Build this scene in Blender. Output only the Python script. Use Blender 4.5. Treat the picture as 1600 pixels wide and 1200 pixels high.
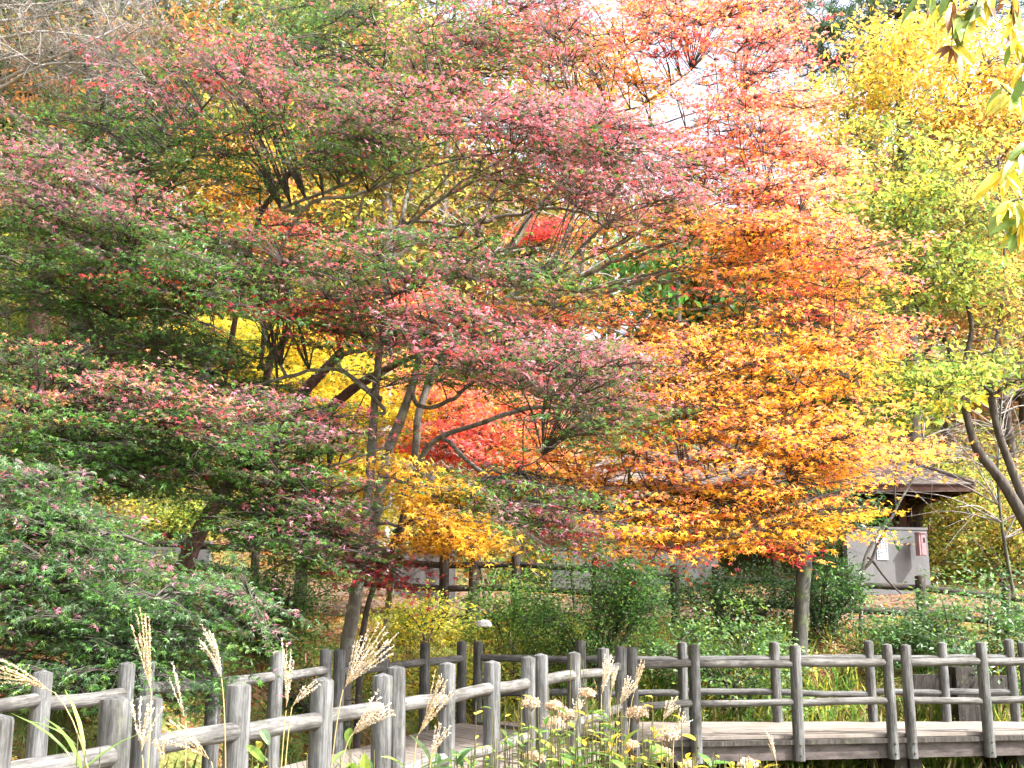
import bpy, math, random
import numpy as np
from mathutils import Vector

for o in list(bpy.data.objects):
    bpy.data.objects.remove(o)
SC = bpy.context.scene
COL = SC.collection
RNG = np.random.default_rng(7)
random.seed(7)

# ------------------------------------------------------------------ camera, sky, sun, exposure
EYE = 1.55            # eye height over the boardwalk deck (deck = 0)
F = 1735.0            # focal length in pixels of the 1600 px wide photograph
TH = math.atan(360.0 / F)
cam_d = bpy.data.cameras.new('camera')
cam_d.sensor_width = 36.0
cam_d.lens = 36.0 * F / 1600.0
cam_d.clip_start = 0.1
cam_d.clip_end = 2000
cam = bpy.data.objects.new('camera', cam_d)
cam.location = (0, 0, EYE)
cam.rotation_euler = (math.pi / 2 + TH, 0, 0)
COL.objects.link(cam)
SC.camera = cam

SUN_DIR = Vector((0.66, -0.27, 0.76)).normalized()    # towards the sun: high, from the right and a touch beyond
sun_el = math.asin(SUN_DIR.z)
sun_rot = math.atan2(SUN_DIR.x, SUN_DIR.y)
W = bpy.data.worlds.new("World")
SC.world = W
W.use_nodes = True
nt = W.node_tree
sky = nt.nodes.new('ShaderNodeTexSky')
sky.sky_type = 'NISHITA'
sky.sun_disc = False
sky.sun_elevation = sun_el
sky.sun_rotation = sun_rot
sky.dust_density = 4.0
sky.air_density = 0.9
sky.ozone_density = 0.6
hs = nt.nodes.new('ShaderNodeHueSaturation')      # desaturated and brightened: whiter sky, stronger fill
hs.inputs['Saturation'].default_value = 0.45
hs.inputs['Value'].default_value = 1.25
nt.links.new(sky.outputs[0], hs.inputs['Color'])
nt.links.new(hs.outputs[0], nt.nodes['Background'].inputs[0])
nt.nodes['Background'].inputs[1].default_value = 0.15
sl = bpy.data.lights.new('sun', 'SUN')
sl.energy = 3.5
sl.angle = math.radians(0.5)
sl.color = (1.0, 0.965, 0.91)
so = bpy.data.objects.new('sun', sl)
so.rotation_euler = SUN_DIR.to_track_quat('Z', 'Y').to_euler()
so.location = (20, -10, 40)
COL.objects.link(so)
SC.view_settings.view_transform = 'Standard'
SC.view_settings.look = 'None'
SC.view_settings.gamma = 1
SC.view_settings.exposure = 2.08
SC.cycles.pixel_filter_type = 'BLACKMAN_HARRIS'
SC.cycles.filter_width = 1.5           # a soft compact-camera lens
SC.cycles.max_bounces = 8
SC.cycles.diffuse_bounces = 4
SC.cycles.glossy_bounces = 2
SC.cycles.transmission_bounces = 5
SC.cycles.transparent_max_bounces = 4
SC.cycles.caustics_reflective = False
SC.cycles.caustics_refractive = False


# ------------------------------------------------------------------ measuring helpers
def ray(px, py):
    a, b = (px - 800.0) / F, (600.0 - py) / F
    return np.array([a, math.cos(TH) - b * math.sin(TH), math.sin(TH) + b * math.cos(TH)])


def P(px, py, D):
    """the point D metres ahead that the photograph shows at this pixel"""
    d = ray(px, py)
    return np.array([0, 0, EYE]) + d * (D / d[1])


def PZ(px, py, z):
    d = ray(px, py)
    return np.array([0, 0, EYE]) + d * ((z - EYE) / d[2])


# ------------------------------------------------------------------ ground shape
FL0, FL1 = np.array([-3.3, 8.0]), np.array([-0.78, 17.2])      # far railing, the stretch that runs away from us
_d = (FL1 - FL0) / np.linalg.norm(FL1 - FL0)
_n = np.array([-_d[1], _d[0]])
S_ = [-60, -0.3, 0.3, 0.8, 1.5, 2.4, 3.2, 5.5, 8, 12, 16, 24, 34, 54, 110, 500]
Z_ = [-0.55, -0.75, -0.5, 0.0, 0.6, 1.02, 1.15, 1.5, 1.85, 2.45, 3.4, 7.0, 12.5, 19, 24, 26]


def ground_z(x, y):
    x = np.asarray(x, float)
    y = np.asarray(y, float)
    sl_ = (x - FL0[0]) * _n[0] + (y - FL0[1]) * _n[1]
    sr = y - 17.0 - 0.03 * np.maximum(x, 0)
    k = 1.2
    s = np.log(np.exp(np.clip(sl_ / k, -40, 60)) + np.exp(np.clip(sr / k, -40, 60))) * k - 0.4
    z = np.interp(s, S_, Z_)
    kk = np.interp(s, [0, 5, 8, 13, 20, 40], [0, 0.02, 0.07, 0.20, 0.30, 0.34])
    z = z + kk * np.clip(-x - 1, 0, 30)
    z = z + 0.07 * np.sin(x * 1.3 + 0.7 * y) * np.sin(y * 1.1 - 0.4 * x) + 0.04 * np.sin(3.1 * x) * np.sin(2.7 * y)
    return z


def GP(px, D, dz=0.0):
    q = P(px, 960, D)
    return np.array([q[0], q[1], float(ground_z(q[0], q[1])) + dz])


# ------------------------------------------------------------------ materials
def mat(name):
    m = bpy.data.materials.new(name)
    m.use_nodes = True
    n = m.node_tree
    n.nodes.clear()
    out = n.nodes.new('ShaderNodeOutputMaterial')
    b = n.nodes.new('ShaderNodeBsdfPrincipled')
    n.links.new(b.outputs[0], out.inputs[0])
    return m, n, b, out


def ramp(n, stops):
    r = n.nodes.new('ShaderNodeValToRGB')
    e = r.color_ramp.elements
    while len(e) < len(stops):
        e.new(0.5)
    for q, (p, c) in zip(e, stops):
        q.position = p
        q.color = (*c, 1)
    return r


def noise(n, scale, detail=4, rough=0.6, vec=None, stretch=None):
    t = n.nodes.new('ShaderNodeTexNoise')
    t.inputs['Scale'].default_value = scale
    t.inputs['Detail'].default_value = detail
    t.inputs['Roughness'].default_value = rough
    if stretch is not None:
        mp = n.nodes.new('ShaderNodeMapping')
        mp.inputs['Scale'].default_value = stretch
        n.links.new(vec, mp.inputs[0])
        n.links.new(mp.outputs[0], t.inputs['Vector'])
    elif vec is not None:
        n.links.new(vec, t.inputs['Vector'])
    return t


def mixc(n, a, b, fac, mode='MIX'):
    m = n.nodes.new('ShaderNodeMix')
    m.data_type = 'RGBA'
    m.blend_type = mode
    for s, v in ((m.inputs['Factor'], fac), (m.inputs['A'], a), (m.inputs['B'], b)):
        if hasattr(v, 'links'):
            n.links.new(v, s)
        elif isinstance(v, (int, float)):
            s.default_value = v
        else:
            s.default_value = (*v, 1)
    return m.outputs['Result']


def bump(n, b, h, strength, dist=0.01):
    q = n.nodes.new('ShaderNodeBump')
    q.inputs['Strength'].default_value = strength
    q.inputs['Distance'].default_value = dist
    n.links.new(h, q.inputs['Height'])
    n.links.new(q.outputs[0], b.inputs['Normal'])


def leaf_material(name, rough=0.4, spec=0.45, trans=0.42):
    m, n, b, out = mat(name)
    at = n.nodes.new('ShaderNodeAttribute')
    at.attribute_name = 'leaf_colour'
    geo = n.nodes.new('ShaderNodeNewGeometry')
    nz = noise(n, 30, 2, 0.5, geo.outputs['Position'])
    r = ramp(n, [(0.3, (0.78, 0.78, 0.78)), (0.7, (1.15, 1.15, 1.15))])
    n.links.new(nz.outputs[0], r.inputs[0])
    c = mixc(n, at.outputs['Color'], r.outputs[0], 1.0, 'MULTIPLY')
    n.links.new(c, b.inputs['Base Color'])
    b.inputs['Roughness'].default_value = rough
    b.inputs['Specular IOR Level'].default_value = spec
    tr = n.nodes.new('ShaderNodeBsdfTranslucent')
    n.links.new(c, tr.inputs[0])
    mx = n.nodes.new('ShaderNodeMixShader')
    mx.inputs[0].default_value = trans
    n.links.new(b.outputs[0], mx.inputs[1])
    n.links.new(tr.outputs[0], mx.inputs[2])
    n.links.new(mx.outputs[0], out.inputs[0])
    return m


def bark_material(name, dark, light, lichen=None, vscale=14):
    m, n, b, out = mat(name)
    tc = n.nodes.new('ShaderNodeNewGeometry')
    nz = noise(n, vscale, 6, 0.7, tc.outputs['Position'], (1, 1, 0.22))
    r = ramp(n, [(0.3, dark), (0.7, light)])
    n.links.new(nz.outputs[0], r.inputs[0])
    c = r.outputs[0]
    if lichen:
        n2 = noise(n, 4.5, 5, 0.65, tc.outputs['Position'])
        r2 = ramp(n, [(0.52, (0, 0, 0)), (0.62, (1, 1, 1))])
        n.links.new(n2.outputs[0], r2.inputs[0])
        c = mixc(n, c, lichen, r2.outputs[0])
    n.links.new(c, b.inputs['Base Color'])
    b.inputs['Roughness'].default_value = 0.9
    b.inputs['Specular IOR Level'].default_value = 0.15
    bump(n, b, nz.outputs[0], 0.7, 0.02)
    return m


def log_material(name, dark, light, axis):
    """weathered log: long grain, knots, cracks and stains; the object's z is its axis"""
    m, n, b, out = mat(name)
    tc = n.nodes.new('ShaderNodeTexCoord')
    oi = n.nodes.new('ShaderNodeObjectInfo')
    ad = n.nodes.new('ShaderNodeVectorMath')
    ad.operation = 'ADD'
    mul = n.nodes.new('ShaderNodeVectorMath')
    mul.operation = 'SCALE'
    mul.inputs[0].default_value = (13.1, 7.7, 29.3)
    n.links.new(oi.outputs['Random'], mul.inputs['Scale'])
    n.links.new(tc.outputs['Object'], ad.inputs[0])
    n.links.new(mul.outputs[0], ad.inputs[1])
    v = ad.outputs[0]
    g = noise(n, 42, 8, 0.8, v, (1, 1, 0.05))
    r = ramp(n, [(0.36, dark), (0.5, tuple(a * 0.35 + c * 0.65 for a, c in zip(dark, light))), (0.62, tuple(c * 1.3 for c in light))])
    n.links.new(g.outputs[0], r.inputs[0])
    st = noise(n, 5, 5, 0.7, v, (1, 1, 0.5))
    r2 = ramp(n, [(0.38, (0.42, 0.40, 0.36)), (0.58, (1, 1, 1))])
    n.links.new(st.outputs[0], r2.inputs[0])
    c = mixc(n, r.outputs[0], r2.outputs[0], 0.8, 'MULTIPLY')
    wv = noise(n, 14, 3, 0.5, v, (1, 1, 0.12))
    r3 = ramp(n, [(0.47, (1, 1, 1)), (0.5, (0.45, 0.43, 0.42)), (0.53, (1, 1, 1))])
    n.links.new(wv.outputs[0], r3.inputs[0])
    c = mixc(n, c, r3.outputs[0], 0.55, 'MULTIPLY')
    mossn = noise(n, 7, 4, 0.6, v)
    r4 = ramp(n, [(0.58, (0, 0, 0)), (0.75, (0.6, 0.6, 0.6))])
    n.links.new(mossn.outputs[0], r4.inputs[0])
    c = mixc(n, c, (0.13, 0.14, 0.09), r4.outputs[0])
    n.links.new(c, b.inputs['Base Color'])
    b.inputs['Roughness'].default_value = 0.75
    b.inputs['Specular IOR Level'].default_value = 0.3
    bump(n, b, g.outputs[0], 0.8, 0.012)
    return m


def plain(name, c1, c2, scale, rough=0.85, stretch=None, bmp=0.2, spec=0.3, obj=True):
    m, n, b, out = mat(name)
    tc = n.nodes.new('ShaderNodeTexCoord')
    src = tc.outputs['Object'] if obj else n.nodes.new('ShaderNodeNewGeometry').outputs['Position']
    nz = noise(n, scale, 6, 0.7, src, stretch)
    r = ramp(n, [(0.3, c1), (0.72, c2)])
    n.links.new(nz.outputs[0], r.inputs[0])
    n.links.new(r.outputs[0], b.inputs['Base Color'])
    b.inputs['Roughness'].default_value = rough
    b.inputs['Specular IOR Level'].default_value = spec
    if bmp:
        bump(n, b, nz.outputs[0], bmp, 0.01)
    return m


M = {}
M['leaf'] = leaf_material('autumn_leaf', 0.42, 0.3, 0.56)
M['maple'] = leaf_material('maple_leaf_skin', 0.37, 0.5, 0.52)
M['sheen'] = leaf_material('sheeny_maple_leaf', 0.38, 0.55, 0.46)
M['gloss'] = leaf_material('glossy_leaf', 0.34, 0.5, 0.38)
M['straw'] = leaf_material('straw', 0.6, 0.3, 0.3)
M['petal'] = leaf_material('dry_petal', 0.8, 0.2, 0.35)
M['bark'] = bark_material('grey_bark', (0.08, 0.07, 0.062), (0.24, 0.215, 0.19), (0.27, 0.28, 0.24))
M['darkbark'] = bark_material('dark_bark', (0.035, 0.029, 0.026), (0.12, 0.10, 0.09))
M['redbark'] = bark_material('reddish_bark', (0.04, 0.022, 0.02), (0.12, 0.068, 0.058))
M['twig'] = bark_material('pale_twig', (0.16, 0.14, 0.13), (0.36, 0.33, 0.31))
M['oakbark'] = bark_material('oak_bark', (0.025, 0.026, 0.024), (0.11, 0.105, 0.09), (0.10, 0.13, 0.06))
M['log'] = log_material('weathered_log', (0.034, 0.034, 0.034), (0.14, 0.142, 0.141), 2)
M['railwood'] = log_material('weathered_rail_wood', (0.045, 0.043, 0.042), (0.165, 0.16, 0.154), 2)
M['oldlog'] = log_material('dark_old_log', (0.02, 0.018, 0.016), (0.075, 0.066, 0.06), 2)
M['brownlog'] = log_material('brown_fence_log', (0.018, 0.014, 0.012), (0.06, 0.045, 0.036), 2)
M['girder'] = plain('stained_girder', (0.022, 0.018, 0.017), (0.135, 0.112, 0.106), 5, 0.85, (0.7, 1, 2.2), 0.3, obj=False)
M['pier'] = plain('dark_pier', (0.02, 0.017, 0.016), (0.07, 0.06, 0.055), 6)
M['bolt'] = plain('rusty_bolt', (0.03, 0.025, 0.025), (0.09, 0.07, 0.06), 30, 0.6)
M['concrete'] = plain('concrete', (0.09, 0.09, 0.092), (0.135, 0.134, 0.138), 3.5, 0.9, (1, 1, 0.7), 0.15)
M['roof'] = plain('brown_shingle', (0.075, 0.058, 0.052), (0.19, 0.155, 0.14), 7, 0.9, (0.5, 3, 3), 0.4)
M['timber'] = plain('brown_timber', (0.045, 0.02, 0.015), (0.10, 0.05, 0.038), 7, 0.8, (1, 1, 0.2))
M['paper'] = plain('white_paper', (0.36, 0.40, 0.45), (0.42, 0.455, 0.50), 4, 0.7, None, 0)
M['ink'] = plain('grey_ink', (0.02, 0.024, 0.03), (0.035, 0.04, 0.05), 4, 0.8, None, 0)
M['redpaint'] = plain('faded_red_paint', (0.25, 0.145, 0.155), (0.32, 0.20, 0.205), 5, 0.5, None, 0.05)
M['darkhole'] = plain('dark_slot', (0.02, 0.01, 0.01), (0.04, 0.02, 0.02), 5, 0.6, None, 0)
M['stone'] = plain('pale_stone', (0.55, 0.55, 0.57), (0.8, 0.8, 0.82), 8, 0.7)


def deck_material():
    m, n, b, out = mat('deck_board')
    at = n.nodes.new('ShaderNodeAttribute')
    at.attribute_name = 'leaf_colour'
    tc = n.nodes.new('ShaderNodeUVMap')
    g = noise(n, 22, 6, 0.7, tc.outputs[0], (0.07, 1, 1))
    r = ramp(n, [(0.3, (0.62, 0.6, 0.58)), (0.7, (1.1, 1.1, 1.1))])
    n.links.new(g.outputs[0], r.inputs[0])
    c = mixc(n, at.outputs['Color'], r.outputs[0], 1.0, 'MULTIPLY')
    geo = n.nodes.new('ShaderNodeNewGeometry')
    st = noise(n, 1.6, 5, 0.7, geo.outputs['Position'])
    r2 = ramp(n, [(0.35, (0.6, 0.55, 0.5)), (0.62, (1, 1, 1))])
    n.links.new(st.outputs[0], r2.inputs[0])
    c = mixc(n, c, r2.outputs[0], 0.7, 'MULTIPLY')
    n.links.new(c, b.inputs['Base Color'])
    b.inputs['Roughness'].default_value = 0.8
    bump(n, b, g.outputs[0], 0.35, 0.006)
    return m


M['deck'] = deck_material()


def ground_material():
    m, n, b, out = mat('leaf_strewn_ground')
    geo = n.nodes.new('ShaderNodeNewGeometry')
    pos = geo.outputs['Position']
    vo = n.nodes.new('ShaderNodeTexVoronoi')
    vo.inputs['Scale'].default_value = 11
    n.links.new(pos, vo.inputs['Vector'])
    sep = n.nodes.new('ShaderNodeSeparateColor')
    n.links.new(vo.outputs['Color'], sep.inputs[0])
    lit = ramp(n, [(0.0, (0.055, 0.03, 0.018)), (0.35, (0.12, 0.06, 0.03)), (0.6, (0.2, 0.1, 0.05)), (0.8, (0.28, 0.17, 0.09)), (1.0, (0.12, 0.075, 0.05))])
    n.links.new(sep.outputs[0], lit.inputs[0])
    gr = noise(n, 24, 5, 0.7, pos)
    gcol = ramp(n, [(0.3, (0.05, 0.065, 0.02)), (0.55, (0.13, 0.14, 0.04)), (0.75, (0.26, 0.23, 0.08))])
    n.links.new(gr.outputs[0], gcol.inputs[0])
    pt = noise(n, 0.55, 4, 0.65, pos)
    pr = ramp(n, [(0.42, (0, 0, 0)), (0.56, (1, 1, 1))])
    n.links.new(pt.outputs[0], pr.inputs[0])
    c = mixc(n, lit.outputs[0], gcol.outputs[0], pr.outputs[0])
    n.links.new(c, b.inputs['Base Color'])
    b.inputs['Roughness'].default_value = 0.95
    b.inputs['Specular IOR Level'].default_value = 0.1
    bump(n, b, sep.outputs[1], 0.6, 0.04)
    return m


M['ground'] = ground_material()
M['path'] = plain('trodden_earth', (0.075, 0.048, 0.032), (0.17, 0.118, 0.084), 6, 0.95, None, 0.3, obj=False)


# ------------------------------------------------------------------ mesh builder
class MB:
    """collects faces for ONE mesh object"""

    def __init__(self):
        self.v, self.f3, self.f4, self.m3, self.m4, self.c, self.s3, self.s4 = [], [], [], [], [], [], [], []
        self.n = 0

    def add(self, v, faces, mi=0, col=(0.5, 0.5, 0.5), smooth=False):
        v = np.asarray(v, float).reshape(-1, 3)
        faces = np.asarray(faces, int)
        self.v.append(v)
        c = np.asarray(col, float)
        self.c.append(np.broadcast_to(c, v.shape) if c.ndim == 1 else c)
        if faces.shape[1] == 4:
            self.f4.append(faces + self.n)
            self.m4.append(np.full(len(faces), mi))
            self.s4.append(np.full(len(faces), smooth))
        else:
            self.f3.append(faces + self.n)
            self.m3.append(np.full(len(faces), mi))
            self.s3.append(np.full(len(faces), smooth))
        self.n += len(v)

    def box(self, c, size, rz=0.0, mi=0, col=(0.5, 0.5, 0.5)):
        x, y, z = size[0] / 2, size[1] / 2, size[2] / 2
        v = np.array([(sx * x, sy * y, sz * z) for sz in (-1, 1) for sx, sy in ((-1, -1), (1, -1), (1, 1), (-1, 1))])
        ca, sa = math.cos(rz), math.sin(rz)
        v = v @ np.array([[ca, sa, 0], [-sa, ca, 0], [0, 0, 1]]) + np.asarray(c)
        self.add(v, [(3, 2, 1, 0), (4, 5, 6, 7), (0, 1, 5, 4), (1, 2, 6, 5), (2, 3, 7, 6), (3, 0, 4, 7)], mi, col)

    def tube(self, pts, rad, sides=6, mi=0, col=(0.5, 0.5, 0.5), cap=True, rough=0.0):
        pts = np.asarray(pts, float)
        rad = np.broadcast_to(np.asarray(rad, float), (len(pts),))
        t = np.gradient(pts, axis=0)
        t /= np.linalg.norm(t, axis=1)[:, None] + 1e-9
        ref = np.array([0.0, 0, 1]) if abs(t[:, 2]).mean() < 0.85 else np.array([1.0, 0, 0])
        a = np.cross(t, ref)
        a /= np.linalg.norm(a, axis=1)[:, None] + 1e-9
        b = np.cross(t, a)
        ang = np.linspace(0, 2 * math.pi, sides, endpoint=False)
        rr = np.repeat(rad[:, None], sides, 1)
        if rough:
            rr = rr * (1 + rough * RNG.standard_normal(rr.shape))
        v = pts[:, None, :] + rr[..., None] * (np.cos(ang)[None, :, None] * a[:, None, :] + np.sin(ang)[None, :, None] * b[:, None, :])
        k = len(pts)
        i = np.arange(k - 1)[:, None] * sides
        j = np.arange(sides)[None, :]
        jn = (j + 1) % sides
        fc = np.stack([i + j, i + jn, i + sides + jn, i + sides + j], -1).reshape(-1, 4)
        self.add(v.reshape(-1, 3), fc, mi, col, True)
        if cap:
            self.add(np.vstack([v[-1], pts[-1] + t[-1] * rad[-1] * 0.3]), [(q, (q + 1) % sides, sides) for q in range(sides)], mi, col)
            self.add(np.vstack([v[0], pts[0]]), [((q + 1) % sides, q, sides) for q in range(sides)], mi, col)

    def leaves(self, pos, nrm, heading, size, col, kind='maple', mi=0):
        """one small shaped leaf per row of pos"""
        T, fc = LEAF[kind]
        pos = np.asarray(pos, float)
        if not len(pos):
            return
        nrm = nrm / (np.linalg.norm(nrm, axis=1)[:, None] + 1e-9)
        hx = heading - nrm * (heading * nrm).sum(1)[:, None]
        hx /= np.linalg.norm(hx, axis=1)[:, None] + 1e-9
        hy = np.cross(nrm, hx)
        s = np.asarray(size)[:, None, None]
        v = pos[:, None, :] + s * (T[None, :, 0:1] * hx[:, None, :] + T[None, :, 1:2] * hy[:, None, :] + T[None, :, 2:3] * nrm[:, None, :])
        k = len(T)
        fc = np.asarray(fc)
        faces = (np.arange(len(pos))[:, None, None] * k + fc[None]).reshape(-1, fc.shape[1])
        self.add(v.reshape(-1, 3), faces, mi, np.repeat(col, k, axis=0))

    def build(self, name, mats, parent=None, smooth=False):
        me = bpy.data.meshes.new(name)
        v = np.vstack(self.v)
        f3 = np.vstack(self.f3) if self.f3 else np.zeros((0, 3), int)
        f4 = np.vstack(self.f4) if self.f4 else np.zeros((0, 4), int)
        me.vertices.add(len(v))
        me.vertices.foreach_set('co', v.astype(np.float32).ravel())
        nl = f3.size + f4.size
        me.loops.add(nl)
        me.loops.foreach_set('vertex_index', np.concatenate([f4.ravel(), f3.ravel()]).astype(np.int32))
        me.polygons.add(len(f3) + len(f4))
        st = np.concatenate([np.arange(len(f4)) * 4, f4.size + np.arange(len(f3)) * 3])
        me.polygons.foreach_set('loop_start', st.astype(np.int32))
        mi = np.concatenate(self.m4 + self.m3)
        me.polygons.foreach_set('material_index', mi.astype(np.int32))
        sm = np.concatenate(self.s4 + self.s3)
        me.polygons.foreach_set('use_smooth', sm.astype(bool))
        at = me.attributes.new('leaf_colour', 'FLOAT_COLOR', 'POINT')
        c = np.ones((len(v), 4), np.float32)
        c[:, :3] = np.vstack(self.c)
        at.data.foreach_set('color', c.ravel())
        me.update(calc_edges=True)
        for m in (mats if isinstance(mats, (list, tuple)) else [mats]):
            me.materials.append(M[m])
        o = bpy.data.objects.new(name, me)
        COL.objects.link(o)
        if parent is not None:
            o.parent = parent
            o.matrix_parent_inverse = parent.matrix_world.inverted()
        return o


def _maple(lobes, lens, valley, droop, w=1.0):
    """a star leaf: one kite per lobe round the stalk"""
    n = len(lobes)
    v = [(0.0, 0.0, 0.0)]
    ang = [math.radians(a) for a in lobes]
    val = [ang[0] - math.radians(22)] + [(ang[i] + ang[i + 1]) / 2 for i in range(n - 1)] + [ang[-1] + math.radians(22)]
    for a in val:
        v.append((valley * math.cos(a), valley * math.sin(a), 0.02))
    for a, l in zip(ang, lens):
        v.append((l * math.cos(a), l * math.sin(a), -droop * l))
    f = [(0, 1 + i, 1 + n + 1 + i, 2 + i) for i in range(n)]
    T = np.array(v)
    T[:, 0] -= 0.15
    return T, f


def _oval(w, seg, fold=0.12, droop=0.15):
    v, f = [], []
    for i in range(seg + 1):
        t = i / seg
        ww = w * (math.sin(math.pi * min(1, t * 0.95 + 0.04)) ** 0.8)
        z = -droop * t * t
        v += [(t, -ww, z + fold * ww * 2), (t, 0, z), (t, ww, z + fold * ww * 2)]
    for i in range(seg):
        a = 3 * i
        f += [(a, a + 3, a + 4, a + 1), (a + 1, a + 4, a + 5, a + 2)]
    return np.array(v), f


LEAF = {
    'maple': _maple([-112, -58, 0, 58, 112], [0.42, 0.62, 0.78, 0.62, 0.42], 0.22, 0.22),
    'maple7': _maple([-128, -84, -42, 0, 42, 84, 128], [0.34, 0.5, 0.66, 0.76, 0.66, 0.5, 0.34], 0.2, 0.25),
    'oval': _oval(0.24, 2),
    'oval3': _oval(0.2, 4, 0.16, 0.25),
    'lance': _oval(0.13, 7, 0.22, 0.3),
    'blade': _oval(0.035, 4, 0.3, 0.3),
    'diamond': (np.array([(0, 0, 0), (0.5, -0.3, 0.05), (1, 0, -0.1), (0.5, 0.3, 0.05)]), [(0, 1, 2, 3)]),
}


def empty(name, loc):
    o = bpy.data.objects.new(name, None)
    o.location = tuple(float(q) for q in loc)
    o.empty_display_size = 0.3
    COL.objects.link(o)
    bpy.context.view_layer.update() if False else None
    o.matrix_world.translation = o.location
    return o


def tag(o, label, cat, group=None, kind=None):
    if label:
        o['label'] = label
    if cat:
        o['category'] = cat
    if group:
        o['group'] = group
    if kind:
        o['kind'] = kind
    return o


def adopt(o, parent):
    """the mesh was built in world coordinates; its thing stands at its own base"""
    o.parent = parent
    o.matrix_parent_inverse.identity()
    o.location = -Vector(parent.location)


def crom(pts, k=6):
    """smooth curve through rows of pts"""
    p = np.asarray(pts, float)
    if len(p) < 3:
        t = np.linspace(0, 1, k + 1)[:, None]
        return p[0] * (1 - t) + p[-1] * t
    q = np.vstack([2 * p[0] - p[1], p, 2 * p[-1] - p[-2]])
    out = []
    for i in range(1, len(q) - 2):
        a, b, c, d = q[i - 1], q[i], q[i + 1], q[i + 2]
        for t in np.linspace(0, 1, k, endpoint=False):
            out.append(0.5 * (2 * b + (c - a) * t + (2 * a - 5 * b + 4 * c - d) * t * t + (3 * b - a - 3 * c + d) * t ** 3))
    out.append(p[-1])
    return np.array(out)


# ------------------------------------------------------------------ colours of leaves (linear)
C = {k: np.array(v) for k, v in {
    'green': [(.10, .245, .042), (.12, .275, .05), (.17, .30, .06), (.08, .20, .042)],
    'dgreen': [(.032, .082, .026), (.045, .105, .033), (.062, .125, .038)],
    'bgreen': [(.10, .20, .08), (.135, .235, .105), (.18, .26, .14), (.075, .16, .06)],  # pale green; also carries the painted leaf sheen of the low left maple
    'pink': [(.76, .20, .25), (.72, .29, .33), (.76, .15, .18), (.62, .25, .28)],
    'mauve': [(.44, .22, .28), (.40, .21, .23), (.52, .20, .27), (.30, .25, .15)],
    'red': [(.72, .10, .08), (.64, .08, .10), (.78, .15, .09)],
    'crim': [(.34, .02, .035), (.42, .03, .04), (.26, .025, .035)],
    'coral': [(.93, .38, .23), (.92, .31, .24), (.93, .43, .20)],
    'orange': [(.95, .47, .09), (.95, .53, .10), (.94, .41, .13)],
    'yellow': [(.94, .58, .05), (.94, .52, .045), (.94, .62, .08)],
    'gold': [(.66, .37, .04), (.72, .41, .045), (.56, .30, .04)],
    'lemon': [(.78, .66, .06), (.70, .62, .08), (.82, .60, .05)],
    'yg': [(.54, .52, .08), (.40, .45, .08), (.66, .57, .09)],
    'lime': [(.22, .34, .06), (.17, .28, .06), (.30, .40, .08)],
    'olive': [(.17, .17, .045), (.24, .21, .06), (.13, .15, .045)],
    'brown': [(.33, .14, .045), (.46, .20, .05), (.22, .10, .04)],
    'ochre': [(.66, .42, .11), (.72, .48, .11), (.58, .34, .10)],
    'tan': [(.62, .45, .30), (.72, .52, .37), (.55, .38, .25)],
    'pale': [(.80, .76, .68), (.74, .68, .58), (.86, .82, .76)],
    'straw': [(.66, .50, .30), (.74, .60, .38), (.56, .42, .24)],
}.items()}


def pick(mix, n, rng):
    """n colours drawn from a mix {palette: weight}"""
    ks = list(mix)
    w = np.array([mix[k] for k in ks], float)
    ch = rng.choice(len(ks), n, p=w / w.sum())
    out = np.zeros((n, 3))
    for i, k in enumerate(ks):
        q = ch == i
        pal = C[k]
        out[q] = pal[rng.integers(0, len(pal), q.sum())]
    return out * rng.uniform(0.82, 1.18, (n, 1))


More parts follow.
